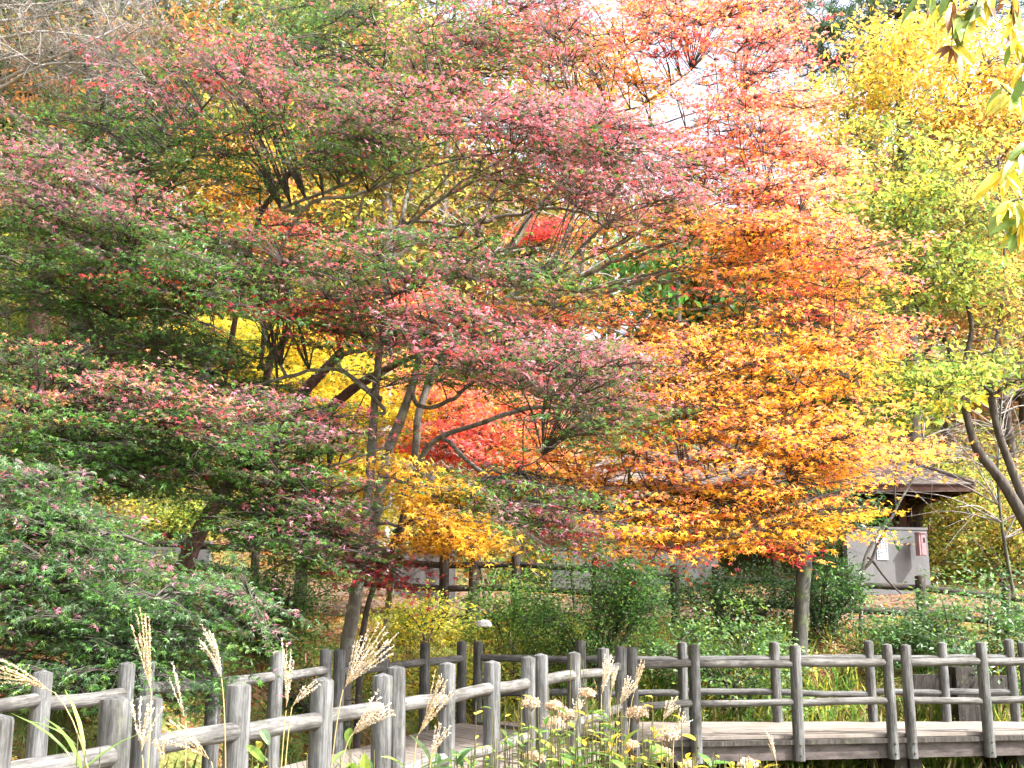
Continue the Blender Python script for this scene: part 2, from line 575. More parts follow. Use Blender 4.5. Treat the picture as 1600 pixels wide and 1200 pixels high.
# ------------------------------------------------------------------ trees
def spray(mb, c, a, b, t, roll, nleaf, size, up_mix, low_mix, rng, kind, from_pt=None, tilt=0.55, tufts=10, droop=0.25, mi=0, twig_mi=1, yaw=None, twigs=True):
    """one flat branch spray: twigs fanning out from from_pt, leaves in tufts along them"""
    yaw = rng.normal(0, 0.45) if yaw is None else yaw
    ca, sa = math.cos(yaw), math.sin(yaw)
    cr, sr = math.cos(roll), math.sin(roll)
    ex = np.array([ca * cr, sa * cr, sr])
    ey = np.array([-sa, ca, 0.0])
    ez = np.cross(ex, ey)
    rr = np.sqrt(rng.uniform(0.02, 1, tufts))
    an = rng.uniform(0, 2 * math.pi, tufts)
    tx, ty = rr * np.cos(an), rr * np.sin(an)
    tz = rng.normal(0, 0.4, tufts) * t - droop * t * 2 * rr * rr
    tc = c + (tx * a)[:, None] * ex + (ty * b)[:, None] * ey + tz[:, None] * ez
    if twigs and from_pt is not None:
        for q in tc:
            mid = from_pt * 0.35 + q * 0.65 + np.array([0, 0, 0.05 * a])
            mb.tube([from_pt, mid, q], [0.0055, 0.004, 0.0025], 3, twig_mi, (0.1, 0.09, 0.08), cap=False)
    k = rng.integers(0, tufts, nleaf)
    sg = 0.34 * (a + b) / 2 / math.sqrt(tufts / 4.0)
    off = rng.normal(0, 1, (nleaf, 3)) * np.array([sg * 1.15 * min(1.7, math.sqrt(a / b)), sg * 1.15 * min(1, math.sqrt(b / a)), t * 0.33])
    pos = tc[k] + off[:, 0:1] * ex + off[:, 1:2] * ey + off[:, 2:3] * ez
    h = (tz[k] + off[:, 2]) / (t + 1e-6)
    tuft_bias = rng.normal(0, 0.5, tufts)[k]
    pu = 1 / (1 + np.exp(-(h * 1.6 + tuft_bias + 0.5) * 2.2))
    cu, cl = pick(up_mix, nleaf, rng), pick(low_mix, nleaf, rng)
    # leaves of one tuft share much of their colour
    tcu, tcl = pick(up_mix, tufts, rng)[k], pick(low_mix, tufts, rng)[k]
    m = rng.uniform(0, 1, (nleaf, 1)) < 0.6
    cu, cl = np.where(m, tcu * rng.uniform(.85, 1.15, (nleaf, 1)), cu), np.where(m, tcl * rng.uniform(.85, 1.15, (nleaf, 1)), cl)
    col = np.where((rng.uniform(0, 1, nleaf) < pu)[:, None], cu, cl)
    nr = np.array([0.0, 0, 1]) + tilt * rng.normal(0, 1, (nleaf, 3))
    nr[:, 2] = np.abs(nr[:, 2])
    out = pos - c
    hd = out / (np.linalg.norm(out, axis=1)[:, None] + 1e-6) * 0.7 + rng.normal(0, 0.6, (nleaf, 3)) + np.array([0, 0, -0.25])
    mb.leaves(pos, nr, hd, size * rng.uniform(0.5, 1.35, nleaf), col, kind, mi)


def make_tree(name, label, cat, trunk, limbs, regions, bark='bark', leafm='leaf', kind='maple', size=0.1, group=None, seed=1,
              pad=(0.8, 0.6, 0.16), per=170, tilt=0.5, tufts=10, base_to_ground=True, extra_trunks=(), feeder_r=0.018, limb_name='limb', droop=0.25, spread_n=1.0, spread_y=1.0, wander=7.0, slim=1.0, patchy=0.0):
    """trunk/limbs: rows (px, py, D, radius) measured in the photograph. regions: dicts of sprays"""
    rng = np.random.default_rng(seed)
    tp = np.array([P(*q[:3]) for q in trunk])
    tr = np.array([q[3] for q in trunk]) * slim
    if base_to_ground:
        g = float(ground_z(tp[0, 0], tp[0, 1]))
        if tp[0, 2] > g - 0.1:
            tp = np.vstack([[tp[0, 0] - 0.05, tp[0, 1], g - 0.25], tp])
            tr = np.concatenate([[tr[0] * 1.25], tr])
    root = empty(name, (tp[0, 0], tp[0, 1], float(ground_z(tp[0, 0], tp[0, 1]))))
    tag(root, label, cat, group)
    cl = crom(tp, 6)
    rl = np.interp(np.linspace(0, 1, len(cl)), np.linspace(0, 1, len(tr)), tr)
    mb = MB()
    mb.tube(cl, rl, 9, rough=0.05)
    samples, radii = [cl], [rl]
    for et in extra_trunks:
        ep = np.array([P(*q[:3]) for q in et])
        er = np.array([q[3] for q in et]) * slim
        allp = np.vstack(samples)
        if not np.isclose(ep[0, 2], ground_z(ep[0, 0], ep[0, 1]), atol=0.4):
            cand = allp[allp[:, 2] <= ep[0, 2] + 0.05]
            if len(cand):
                j = np.argmin(np.linalg.norm(cand - ep[0], axis=1))
                if np.linalg.norm(cand[j] - ep[0]) > 0.1:
                    ep = np.vstack([cand[j], ep])
                    er = np.concatenate([[er[0]], er])
        e = crom(ep, 6)
        r = np.interp(np.linspace(0, 1, len(e)), np.linspace(0, 1, len(er)), er)
        mb.tube(e, r, 8, rough=0.05)
        samples.append(e)
        radii.append(r)
    adopt(mb.build('trunk', bark), root)
    for lb in limbs:
        lp = np.array([P(*q[:3]) for q in lb])
        lr = np.array([q[3] for q in lb]) * slim
        allp = np.vstack(samples)
        allr = np.concatenate(radii)
        sel = allp[:, 2] <= lp[0, 2] + 0.1
        if sel.any():
            cand = allp[sel]
            dd = np.linalg.norm(cand - lp[0], axis=1)
            j = np.argmin(dd)
            if dd[j] > 0.05:
                lp = np.vstack([cand[j], lp])
                lr = np.concatenate([[min(allr[sel][j] * 0.9, lr[0] * 1.15)], lr])
        e = crom(lp, 5)
        e[1:-1] += rng.normal(0, 0.012, (len(e) - 2, 3))
        r = np.interp(np.linspace(0, 1, len(e)), np.linspace(0, 1, len(lr)), lr)
        lm = MB()
        lm.tube(e, r, 6, rough=0.05)
        adopt(lm.build(limb_name, bark), root)
        samples.append(e)
        radii.append(r)
    allp = np.vstack(samples)
    allr = np.concatenate(radii)
    cm = MB()
    for R in regions:
        n = int(R['n'] * spread_n + 0.5)
        for i in range(n):
            while True:
                u, v = rng.uniform(-1, 1, 2)
                if u * u + v * v <= 1:
                    break
            D = rng.uniform(*R['D'])
            c = P(R['x'] + u * R['rx'] * (1 + (spread_y - 1) * .3), R['y'] + v * R['ry'] * spread_y, D)
            up, lo = R['up'], R.get('low', R['up'])
            if patchy:            # a branch turns as a whole: each spray leans to one or two of its colours
                up = {k: w * rng.gamma(patchy) + 1e-3 for k, w in up.items()}
                lo = {k: w * rng.gamma(patchy) + 1e-3 for k, w in lo.items()}
            sc = R.get('s', 1.0) * rng.uniform(0.7, 1.25)
            dd = np.linalg.norm(allp - c, axis=1) + np.maximum(0, allp[:, 2] - c[2]) * 1.2
            j = np.argmin(dd)
            fp = allp[j]
            L = np.linalg.norm(c - fp)
            fr = min(feeder_r * (0.6 + 0.25 * L), allr[j] * 0.8)
            mid = fp * 0.5 + c * 0.5 + np.array([0, 0, 0.10 * L]) + rng.normal(0, 0.05 * L, 3)
            st = fp * 0.15 + c * 0.85
            if R.get('twigs', True):
                cm.tube(crom([fp, mid, st], 4), np.linspace(max(fr, 0.008), 0.007, 9), 4, 1, (0.1, 0.09, 0.08), cap=False)
            spray(cm, c, pad[0] * sc, pad[1] * sc, pad[2] * sc, math.radians(R.get('roll', 0) + rng.normal(0, wander)), int(per * sc * R.get('dens', 1)),
                  size * R.get('ls', 1), up, lo, rng, R.get('kind', kind), st, tilt, tufts, droop, twigs=R.get('twigs', True))
    adopt(cm.build('crown', [leafm, 'darkbark']), root)
    return root


def make_shrub(label, px, D, w, h, n, mix, size=0.06, kind='oval', leafm='leaf', seed=1, stems=9, name='shrub', cat='shrub', group=None, bark='darkbark', depth=None, holes=0.0, low=None, dz=0, tuft=0.13):
    """stems fanning up from one foot, leaves in tufts through the volume"""
    rng = np.random.default_rng(seed)
    base = GP(px, D, dz)
    root = empty(name, base)
    tag(root, label, cat, group)
    d = depth or w * 0.8
    sm = MB()
    tips = []
    for i in range(stems):
        a = rng.uniform(0, 2 * math.pi)
        rr = math.sqrt(rng.uniform(0.05, 1))
        tip = base + np.array([w / 2 * rr * math.cos(a), d / 2 * rr * math.sin(a), h * rng.uniform(0.55, 0.95) * (1 - 0.35 * rr * rr)])
        b0 = base + np.array([rng.normal(0, 0.08), rng.normal(0, 0.08), -0.1])
        e = crom([b0, b0 * 0.55 + tip * 0.45 + np.array([0, 0, 0.12 * h]) + rng.normal(0, 0.05 * h, 3), tip], 5)
        sm.tube(e, np.linspace(0.022, 0.006, len(e)), 5, cap=False)
        tips += list(e[4:])
        for _ in range(3):
            q = e[rng.integers(4, len(e))]
            t2 = q + rng.normal(0, 1, 3) * np.array([0.2 * w, 0.2 * d, 0.14 * h])
            e2 = crom([q, (q + t2) / 2 + rng.normal(0, 0.03, 3), t2], 4)
            sm.tube(e2, np.linspace(0.008, 0.003, len(e2)), 4, cap=False)
            tips += list(e2[3:])
    adopt(sm.build('stem', bark), root)
    tips = np.array(tips)
    nt_ = max(12, n // 22)
    # tufts: half at stem tips, half through the rounded volume
    k = nt_ // 2
    t1 = tips[rng.integers(0, len(tips), k)]
    th, ph, r = rng.uniform(0, 2 * math.pi, nt_ - k), np.arccos(rng.uniform(-0.15, 1, nt_ - k)), rng.uniform(0.45, 1, nt_ - k) ** 0.6
    t2 = base + np.stack([w / 2 * r * np.sin(ph) * np.cos(th), d / 2 * r * np.sin(ph) * np.sin(th), h * (0.1 + 0.9 * r * np.cos(ph))], 1)
    tc = np.vstack([t1, t2])
    kk = rng.integers(0, nt_, n)
    pos = tc[kk] + rng.normal(0, tuft, (n, 3)) * np.array([1, 1, 0.7])
    pos[:, 2] = np.maximum(pos[:, 2], ground_z(pos[:, 0], pos[:, 1]) + 0.03)
    hh = (pos[:, 2] - base[2]) / h
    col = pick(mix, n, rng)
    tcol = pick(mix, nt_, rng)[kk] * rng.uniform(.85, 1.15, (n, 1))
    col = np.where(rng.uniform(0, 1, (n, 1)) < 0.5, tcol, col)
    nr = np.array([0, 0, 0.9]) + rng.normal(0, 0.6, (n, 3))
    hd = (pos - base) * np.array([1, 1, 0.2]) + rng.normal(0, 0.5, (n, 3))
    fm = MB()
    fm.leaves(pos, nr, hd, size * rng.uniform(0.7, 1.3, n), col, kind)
    adopt(fm.build('foliage', leafm), root)
    return root


exec_sections = True
# ------------------------------------------------------------------ ground
def build_ground():
    xs = np.concatenate([[-600, -300, -150, -90], np.arange(-60, -16, 2.0), np.arange(-16, 16, 0.3), np.arange(16, 61, 2.0), [90, 150, 300, 600]])
    ys = np.concatenate([[-300, -100, -40], np.arange(-15, 2, 1.5), np.arange(2, 32, 0.3), np.arange(32, 90, 2.0), [110, 150, 220, 400, 800]])
    X, Y = np.meshgrid(xs, ys)
    Z = ground_z(X, Y)
    nx, ny = len(xs), len(ys)
    v = np.stack([X, Y, Z], -1).reshape(-1, 3)
    i, j = np.meshgrid(np.arange(nx - 1), np.arange(ny - 1))
    a = (j * nx + i).ravel()
    mb = MB()
    mb.add(v, np.stack([a, a + 1, a + nx + 1, a + nx], 1), smooth=True)
    tag(mb.build('ground', 'ground'), None, None, kind='structure')
    # trodden path behind the brown fence
    xs = np.arange(-14, 22, 0.4)
    rows = []
    for k in range(9):
        y = 22.9 + k * 0.45 + 0.15 * np.sin(xs * 0.8 + k)
        rows.append(np.stack([xs, y, ground_z(xs, y) + 0.015 + 0.01 * (k not in (0, 8))], 1))
    v = np.array(rows)
    nx = len(xs)
    i, j = np.meshgrid(np.arange(nx - 1), np.arange(8))
    a = (j * nx + i).ravel()
    mb = MB()
    mb.add(v.reshape(-1, 3), np.stack([a, a + 1, a + nx + 1, a + nx], 1), smooth=True)
    tag(mb.build('path', 'path'), None, None, kind='structure')


build_ground()

# ------------------------------------------------------------------ boardwalk and its railings
ZT, HU, HL = 1.15, 0.915, 0.43
PR, RR = 0.072, 0.052


def post_xy(px, py=None, D=None):
    return PZ(px, py, ZT)[:2] if D is None else P(px, 1008, D)[:2]


def mk_post(x, y, z0, z1, r, m, parent, rng, bolts=False):
    mb = MB()
    L = z1 - z0
    zs = [0, L * 0.25, L * 0.5, L * 0.75, L - 0.012, L]
    lean = rng.normal(0, 0.006, 2)
    pts = [(lean[0] * q, lean[1] * q, q) for q in zs]
    mb.tube(pts, np.array([1.02, 1.0, 1.01, 0.99, 0.99, 0.93]) * r * rng.uniform(0.95, 1.05), 18, rough=0.008)
    o = mb.build('post', m, None)
    o.parent = parent
    o.location = Vector((x, y, z0)) - Vector(parent.location)
    if bolts:
        for dz in (0.07, 0.2):
            b = MB()
            b.tube([(0.01, -r * 0.95, dz), (0.012, -r * 1.08, dz)], [0.016, 0.014], 8)
            bo = b.build('bolt', 'bolt')
            bo.parent = o
    return o


def mk_rail(a, b, r, m, parent, rng):
    """a turned log from post to post, ends rounded, grain along its own z"""
    a, b = Vector(a), Vector(b)
    L = (b - a).length
    mb = MB()
    t = np.array([0, 0.012, 0.04, 0.2, 0.4, 0.6, 0.8, 0.96, 0.988, 1.0]) * L
    k = np.array([0.55, 0.85, 1, 1.03, 1, 0.98, 1.02, 1, 0.85, 0.55]) * r * rng.uniform(0.93, 1.07)
    bx, by = rng.normal(0, 0.006, 2)
    mb.tube([(bx * math.sin(math.pi * q / L), by * math.sin(math.pi * q / L), q) for q in t], k, 14, rough=0.012)
    o = mb.build('rail', m)
    o.parent = parent
    o.rotation_mode = 'QUATERNION'
    o.rotation_quaternion = (b - a).to_track_quat('Z', 'Y')
    o.location = a - Vector(parent.location)
    return o


def railing(label, posts, z0, dz=lambda x, y: 0.0, pm='log', rm='railwood', bolts=False, seed=1, first=True, last=True, hu=HU, hl=HL, zt=ZT, pr=PR, rr=RR, group='log railings along the boardwalk', name='log_railing'):
    rng = np.random.default_rng(seed)
    c = posts[len(posts) // 2]
    root = empty(name, (c[0], c[1], z0 + dz(c[0], c[1])))
    tag(root, label, 'railing' if name == 'log_railing' else 'fence', group)
    n = len(posts)
    for i, p in enumerate(posts):
        if (i == 0 and not first) or (i == n - 1 and not last):
            continue
        d = dz(p[0], p[1])
        mk_post(p[0], p[1], z0 + d, zt + d + rng.normal(0, 0.012), pr, pm, root, rng, bolts)
    for i in range(n - 1):
        p, q = np.array(posts[i]), np.array(posts[i + 1])
        u = (q - p) / np.linalg.norm(q - p)
        for h in (hu, hl):
            a, b = p + u * pr * 0.35, q - u * pr * 0.35
            j1, j2 = rng.normal(0, 0.012, 2)
            mk_rail((a[0], a[1], h + dz(*p) + j1), (b[0], b[1], h + dz(*q) + j2), rr * (1 if h == hu else 0.9), rm, root, rng)
    return root


N1 = [post_xy(-190, 1150), post_xy(-5, 1120), post_xy(184, 1095.5)]
N2 = [post_xy(229, 1092), post_xy(376, 1076), post_xy(502, 1062), post_xy(598, 1050.5)]
N3 = [post_xy(624, 1048.5), post_xy(698, 1041), post_xy(768, 1034), post_xy(824, 1027)]
N4 = [post_xy(846, 1025), post_xy(895, 1020), post_xy(944, 1015.5), post_xy(967, 1012)]
N5 = [post_xy(988, D=14.5), post_xy(1083, D=14.85), post_xy(1240, D=15.1), post_xy(1385, D=15.3)]
N6 = [post_xy(1414, D=15.35), post_xy(1533, D=15.5), post_xy(1668, D=15.7)]
F1_ = [post_xy(-150, 1064), post_xy(68, 1046), post_xy(200, 1036.5)]
F2_ = [post_xy(231, 1034), post_xy(336, 1028), post_xy(430, 1022), post_xy(510, 1016.5)]
F3_ = [post_xy(530, 1015), post_xy(601, 1010.5), post_xy(664, 1006), post_xy(722, 1003)]
F4_ = [post_xy(746, D=17.1), post_xy(908, D=16.9), post_xy(1065, D=16.9), post_xy(1210, D=16.95), post_xy(1357, D=17.0)]
F5_ = [post_xy(1470, D=17.05), post_xy(1578, D=17.1)]
F6_ = [post_xy(1598, D=17.12), post_xy(1720, D=17.2)]
railing('near log railing in the bottom left corner, running out of the photo', N1, -0.35, seed=11)
railing('near log railing with big grey posts right below the fan shaped pampas plumes', N2, -0.35, seed=12)
railing('near log railing of pale posts between the first pampas plumes and the yellow leafy plants', N3, -0.35, seed=13)
railing('near log railing behind the dried hydrangea heads, just before the boardwalk bends', N4, -0.35, seed=14)
railing('near log railing at the bend, bolted to the boardwalk edge, three long spans', N5, -0.31, bolts=True, seed=15)
railing('near log railing bolted to the boardwalk edge, cut by the right border', N6, -0.31, bolts=True, seed=16)
railing('far log railing at the left border, backed by the low green maple', F1_, -0.3, seed=17)
railing('far log railing in front of the low green maple and the brown leaf litter', F2_, -0.3, seed=18)
railing('far log railing crossing in front of the main maple trunk', F3_, -0.3, seed=19)
railing('far log railing with dark upper posts in front of the round green shrubs', F4_ + F5_, -0.3, seed=20, pm='log', rm='log')
railing('far log railing at the right border', F6_, -0.3, seed=22, rm='log')


def build_boardwalk():
    rng = np.random.default_rng(5)
    root = empty('boardwalk', (2, 14, -0.6))
    tag(root, 'weathered plank boardwalk bending from the lower left to the right edge', 'boardwalk')
    nearL = [N1[0], N2[0], N3[0], N4[0], N4[-1]]
    farL = [F1_[0], F2_[0], F3_[0], F3_[1], F3_[-1]]
    nl, fl = crom(nearL, 14), crom(farL, 14)
    mb = MB()

    def plank(a0, a1, b1, b0, z=0.0, th=0.04, tint=1.0, along=False):
        v = np.array([[*a0, z - th], [*a1, z - th], [*b1, z - th], [*b0, z - th], [*a0, z], [*a1, z], [*b1, z], [*b0, z]])
        c = np.array([0.22, 0.195, 0.172]) * tint * rng.uniform(0.82, 1.12)
        mb.add(v, [(3, 2, 1, 0), (4, 5, 6, 7), (0, 1, 5, 4), (1, 2, 6, 5), (2, 3, 7, 6), (3, 0, 4, 7)], 0, c)

    def lerp(L, t):
        s = t * (len(L) - 1)
        i = min(int(s), len(L) - 2)
        return L[i] + (L[i + 1] - L[i]) * (s - i)
    n = 110
    for i in range(n):
        t0, t1 = i / n, (i + 0.93) / n
        plank(lerp(nl, t0), lerp(nl, t1), lerp(fl, t1), lerp(fl, t0), z=rng.uniform(-0.003, 0.003))
    ed = (N6[-1] - N5[1]) / (N6[-1] - N5[1])[0]
    A0, A1 = N5[1] - ed * 1.0 + np.array([0, 0.085]), N6[-1] + ed * 2.5 + np.array([0, 0.085])
    B0, B1 = F4_[0] + np.array([0.0, -0.06]), F6_[-1] + np.array([2.5, -0.04])
    k = 13
    for i in range(k):
        u0, u1 = i / k, (i + 0.95) / k
        cuts = np.sort(np.concatenate([[0, 1], (np.arange(1, 4) + rng.uniform(-0.25, 0.25, 3)) / 4]))
        for c0, c1 in zip(cuts[:-1], cuts[1:]):
            e0, e1 = A0 + (B0 - A0) * u0, A1 + (B1 - A1) * u0
            g0, g1 = A0 + (B0 - A0) * u1, A1 + (B1 - A1) * u1
            c1 -= 0.001
            plank(e0 + (e1 - e0) * c0, e0 + (e1 - e0) * c1, g0 + (g1 - g0) * c1, g0 + (g1 - g0) * c0, z=0.001 + rng.uniform(-0.003, 0.003), tint=1.15)
    o = mb.build('deck', 'deck')
    me = o.data
    uv = me.uv_layers.new(name='UVMap')
    co = np.empty(len(me.vertices) * 3, np.float32)
    me.vertices.foreach_get('co', co)
    co = co.reshape(-1, 3)
    li = np.empty(len(me.loops), np.int32)
    me.loops.foreach_get('vertex_index', li)
    uvs = co[li][:, :2].copy()
    uv.data.foreach_set('uv', uvs.ravel())
    adopt(o, root)
    # lip board and girder under the near edge, then piers
    ang = math.atan2(A1[1] - A0[1], A1[0] - A0[0])
    L = np.linalg.norm(A1 - A0)
    mid = (A0 + A1) / 2
    off = np.array([math.sin(ang), -math.cos(ang)])
    b = MB()
    nseg = 9
    for i in range(nseg):
        q = A0 + (A1 - A0) * ((i + 0.5) / nseg) + off * 0.02
        b.box((q[0], q[1], -0.075 + rng.uniform(-0.004, 0.004)), (L / nseg - 0.008, 0.12, 0.062), ang)
    adopt(b.build('edge_board', 'oldlog'), root)
    for nm, cc, ln in (('girder', mid + off * -0.02, L), ('girder', (B0 + B1) / 2 - off * 0.05, np.linalg.norm(B1 - B0))):
        b = MB()
        b.box((cc[0], cc[1], -0.205), (ln, 0.1, 0.195), ang)
        adopt(b.build(nm, 'girder'), root)
    for px in (1085, 1398, 1585):
        for q in (P(px, 1000, 15.5 + (px - 1240) * 0.0014), P(px - 40, 1000, 16.85)):
            b = MB()
            g = float(ground_z(q[0], q[1]))
            b.box((q[0] - 0.1, q[1], (g - 0.3 - 0.31) / 2), (0.17, 0.3, -0.31 - g + 0.3), ang)
            b.box((q[0] + 0.1, q[1], (g - 0.3 - 0.31) / 2), (0.17, 0.3, -0.31 - g + 0.3), ang)
            b.box((q[0], q[1], g + 0.1), (0.55, 0.45, 0.16), ang)
            adopt(b.build('pier', 'pier'), root)
    # joists under the left stretch
    for L_ in (nl, fl):
        b = MB()
        for i in range(0, len(L_) - 1, 2):
            j = min(i + 2, len(L_) - 1)
            m_ = (L_[i] + L_[j]) / 2
            d = L_[j] - L_[i]
            b.box((m_[0], m_[1], -0.2), (np.linalg.norm(d) * 1.0, 0.08, 0.2), math.atan2(d[1], d[0]))
        adopt(b.build('joist', 'pier'), root)


build_boardwalk()


# low timber work half hidden behind the far railing
def timber_edging():
    root = empty('timber_edging', GP(1500, 18.0))
    tag(root, 'low dark timber edging with a squat block, seen between the far railing posts at right', 'edging')
    g = float(GP(1500, 18.0)[2])
    b = MB()
    q = P(1505, 1060, 18.0)
    b.box((q[0], q[1], q[2] - 0.35), (0.36, 0.3, 1.05), 0.05)
    adopt(b.build('block', 'oldlog'), root)
    for x0, x1, y in ((1425, 1483, 1058), (1523, 1580, 1060)):
        b = MB()
        a, c = P(x0, y, 18.0), P(x1, y, 18.05)
        b.box((*((a + c) / 2)[:2], (a[2] + c[2]) / 2 - 0.16), (c[0] - a[0], 0.16, 0.4), 0.04)
        adopt(b.build('beam', 'oldlog'), root)


timber_edging()

# ------------------------------------------------------------------ brown fence along the path
def path_fence():
    D = 22.4
    rows = [('brown log fence at the far left, with a pale wall behind it', [(60, 836), (178, 832), (290, 835), (400, 842)], 24.2, 23.9),
            ('brown log fence across the middle, by the yellow shrub and the big green shrub', [(560, 858), (695, 866), (806, 864), (930, 872), (1053, 884)], 22.6, 22.2),
            ('brown log fence in front of the concrete wall with the notice', [(1120, 886), (1270, 893), (1437, 900), (1570, 915), (1690, 925)], 21.6, 20.6)]
    for k, (label, ps, d0, d1) in enumerate(rows):
        rng = np.random.default_rng(60 + k)
        pts = [P(x, y, d0 + (d1 - d0) * i / (len(ps) - 1)) for i, (x, y) in enumerate(ps)]
        root = empty('log_fence', pts[len(pts) // 2] - np.array([0, 0, 0.95]))
        tag(root, label, 'fence', 'brown log fences along the path')
        for p in pts:
            g = float(ground_z(p[0], p[1]))
            mk_post(p[0], p[1], min(g - 0.15, p[2] - 0.9), p[2], 0.095, 'brownlog', root, rng)
        for a, b in zip(pts[:-1], pts[1:]):
            for dz in (0.22, 0.68):
                mk_rail((a[0] + 0.04, a[1], a[2] - dz), (b[0] - 0.04, b[1], b[2] - dz), 0.062, 'brownlog', root, rng)


path_fence()


# ------------------------------------------------------------------ shelter, walls, notice, box
def shelter():
    D = 29.0
    e = P(1524, 757, 27.6)             # right front eave corner
    zE = e[2]
    xr = e[0]
    l = P(890, 745, 27.6)
    xl = l[0]
    y0, y1 = 27.6, 34.0
    zR = P(1335, 694, 30.8)[2]
    ym = (y0 + y1) / 2
    run = 3.2
    gz = float(ground_z(8, 29))
    root = empty('shelter', ((xl + xr) / 2, ym, gz))
    tag(root, 'open park shelter with a low brown hipped roof, half hidden behind the orange maple', 'shelter')
    mb = MB()
    R0, R1 = np.array([xl + run * 0.62, ym, zR]), np.array([xr - run * 0.62, ym, zR])
    E = [np.array([xl, y0, zE]), np.array([xr, y0, zE]), np.array([xr, y1, zE]), np.array([xl, y1, zE])]
    # courses of shingle: each a thin step over the one below
    nC = 11

    def slope(a, b, ta, tb):
        for i in range(nC):
            u0, u1 = i / nC, (i + 1.18) / nC
            u1 = min(u1, 1.0)
            p0, p1 = a + (ta - a) * u0, b + (tb - b) * u0
            q0, q1 = a + (ta - a) * u1, b + (tb - b) * u1
            up = np.array([0, 0, 0.028])
            dn = np.array([0, 0, 0.004])
            v = np.array([p0 + dn, p1 + dn, q1 + dn, q0 + dn, p0 + up, p1 + up, q1 + dn * 1.5, q0 + dn * 1.5])
            mb.add(v, [(4, 5, 6, 7), (0, 1, 5, 4), (1, 2, 6, 5), (3, 0, 4, 7)], 0)
    slope(E[0], E[1], R0, R1)
    slope(E[1], E[2], R1, R1)
    slope(E[2], E[3], R1, R0)
    slope(E[3], E[0], R0, R0)
    roof = mb.build('roof', 'roof')
    adopt(roof, root)
    b = MB()
    for a, c in ((R0, R1), (E[1], R1), (E[0], R0), (E[2], R1), (E[3], R0)):
        b.tube([a + (0, 0, 0.03), c + (0, 0, 0.04)], 0.06, 6)
    o = b.build('ridge_cap', 'roof')
    adopt(o, root)
    b = MB()
    for i in range(4):
        a, c = E[i], E[(i + 1) % 4]
        d = c - a
        inward = (np.array([(xl + xr) / 2, ym, zE]) - (a + c) / 2)
        inward = inward / np.linalg.norm(inward) * 0.05
        m_ = (a + c) / 2 + inward
        b.box((m_[0], m_[1], zE - 0.09), (np.linalg.norm(d) - (0.12 if i % 2 == 0 else 0.0), 0.06, 0.17), math.atan2(d[1], d[0]))
    adopt(b.build('fascia', 'timber'), root)
    b = MB()
    b.add(np.array([E[0], E[1], E[2], E[3]]) + np.array([0, 0, -0.03]), [(3, 2, 1, 0)])
    for i in range(16):
        x = xl + 0.3 + (xr - xl - 0.6) * i / 15
        b.box((x, ym, zE - 0.10), (0.07, y1 - y0 - 0.3, 0.13))
    adopt(b.build('ceiling', 'timber'), root)
    px = P(1408, 800, 29.2)[0]
    for x, y in ((px, 29.2), (px, 32.6), (xl + 2.1, 29.2), (xl + 2.1, 32.6), ((px + xl + 2.1) / 2, 29.2)):
        b = MB()
        g = float(ground_z(x, y))
        b.box((x, y, (g - 0.3 + zE - 0.16) / 2), (0.2, 0.2, zE - 0.16 - g + 0.3))
        po = b.build('post', 'timber')
        adopt(po, root)
        for sx in (-1, 1):
            b = MB()
            b.tube([(x + sx * 0.11, y, zE - 0.95), (x + sx * 0.3, y, zE - 0.55), (x + sx * 0.75, y, zE - 0.2)], [0.07, 0.075, 0.07], 4)
            adopt(b.build('brace', 'timber'), root)
    b = MB()
    b.box((px - 0.15 + (xl + 2.1 - px) / 2, 29.2, zE - 0.27), (px - xl - 1.9, 0.14, 0.18))
    adopt(b.build('beam', 'timber'), root)


shelter()


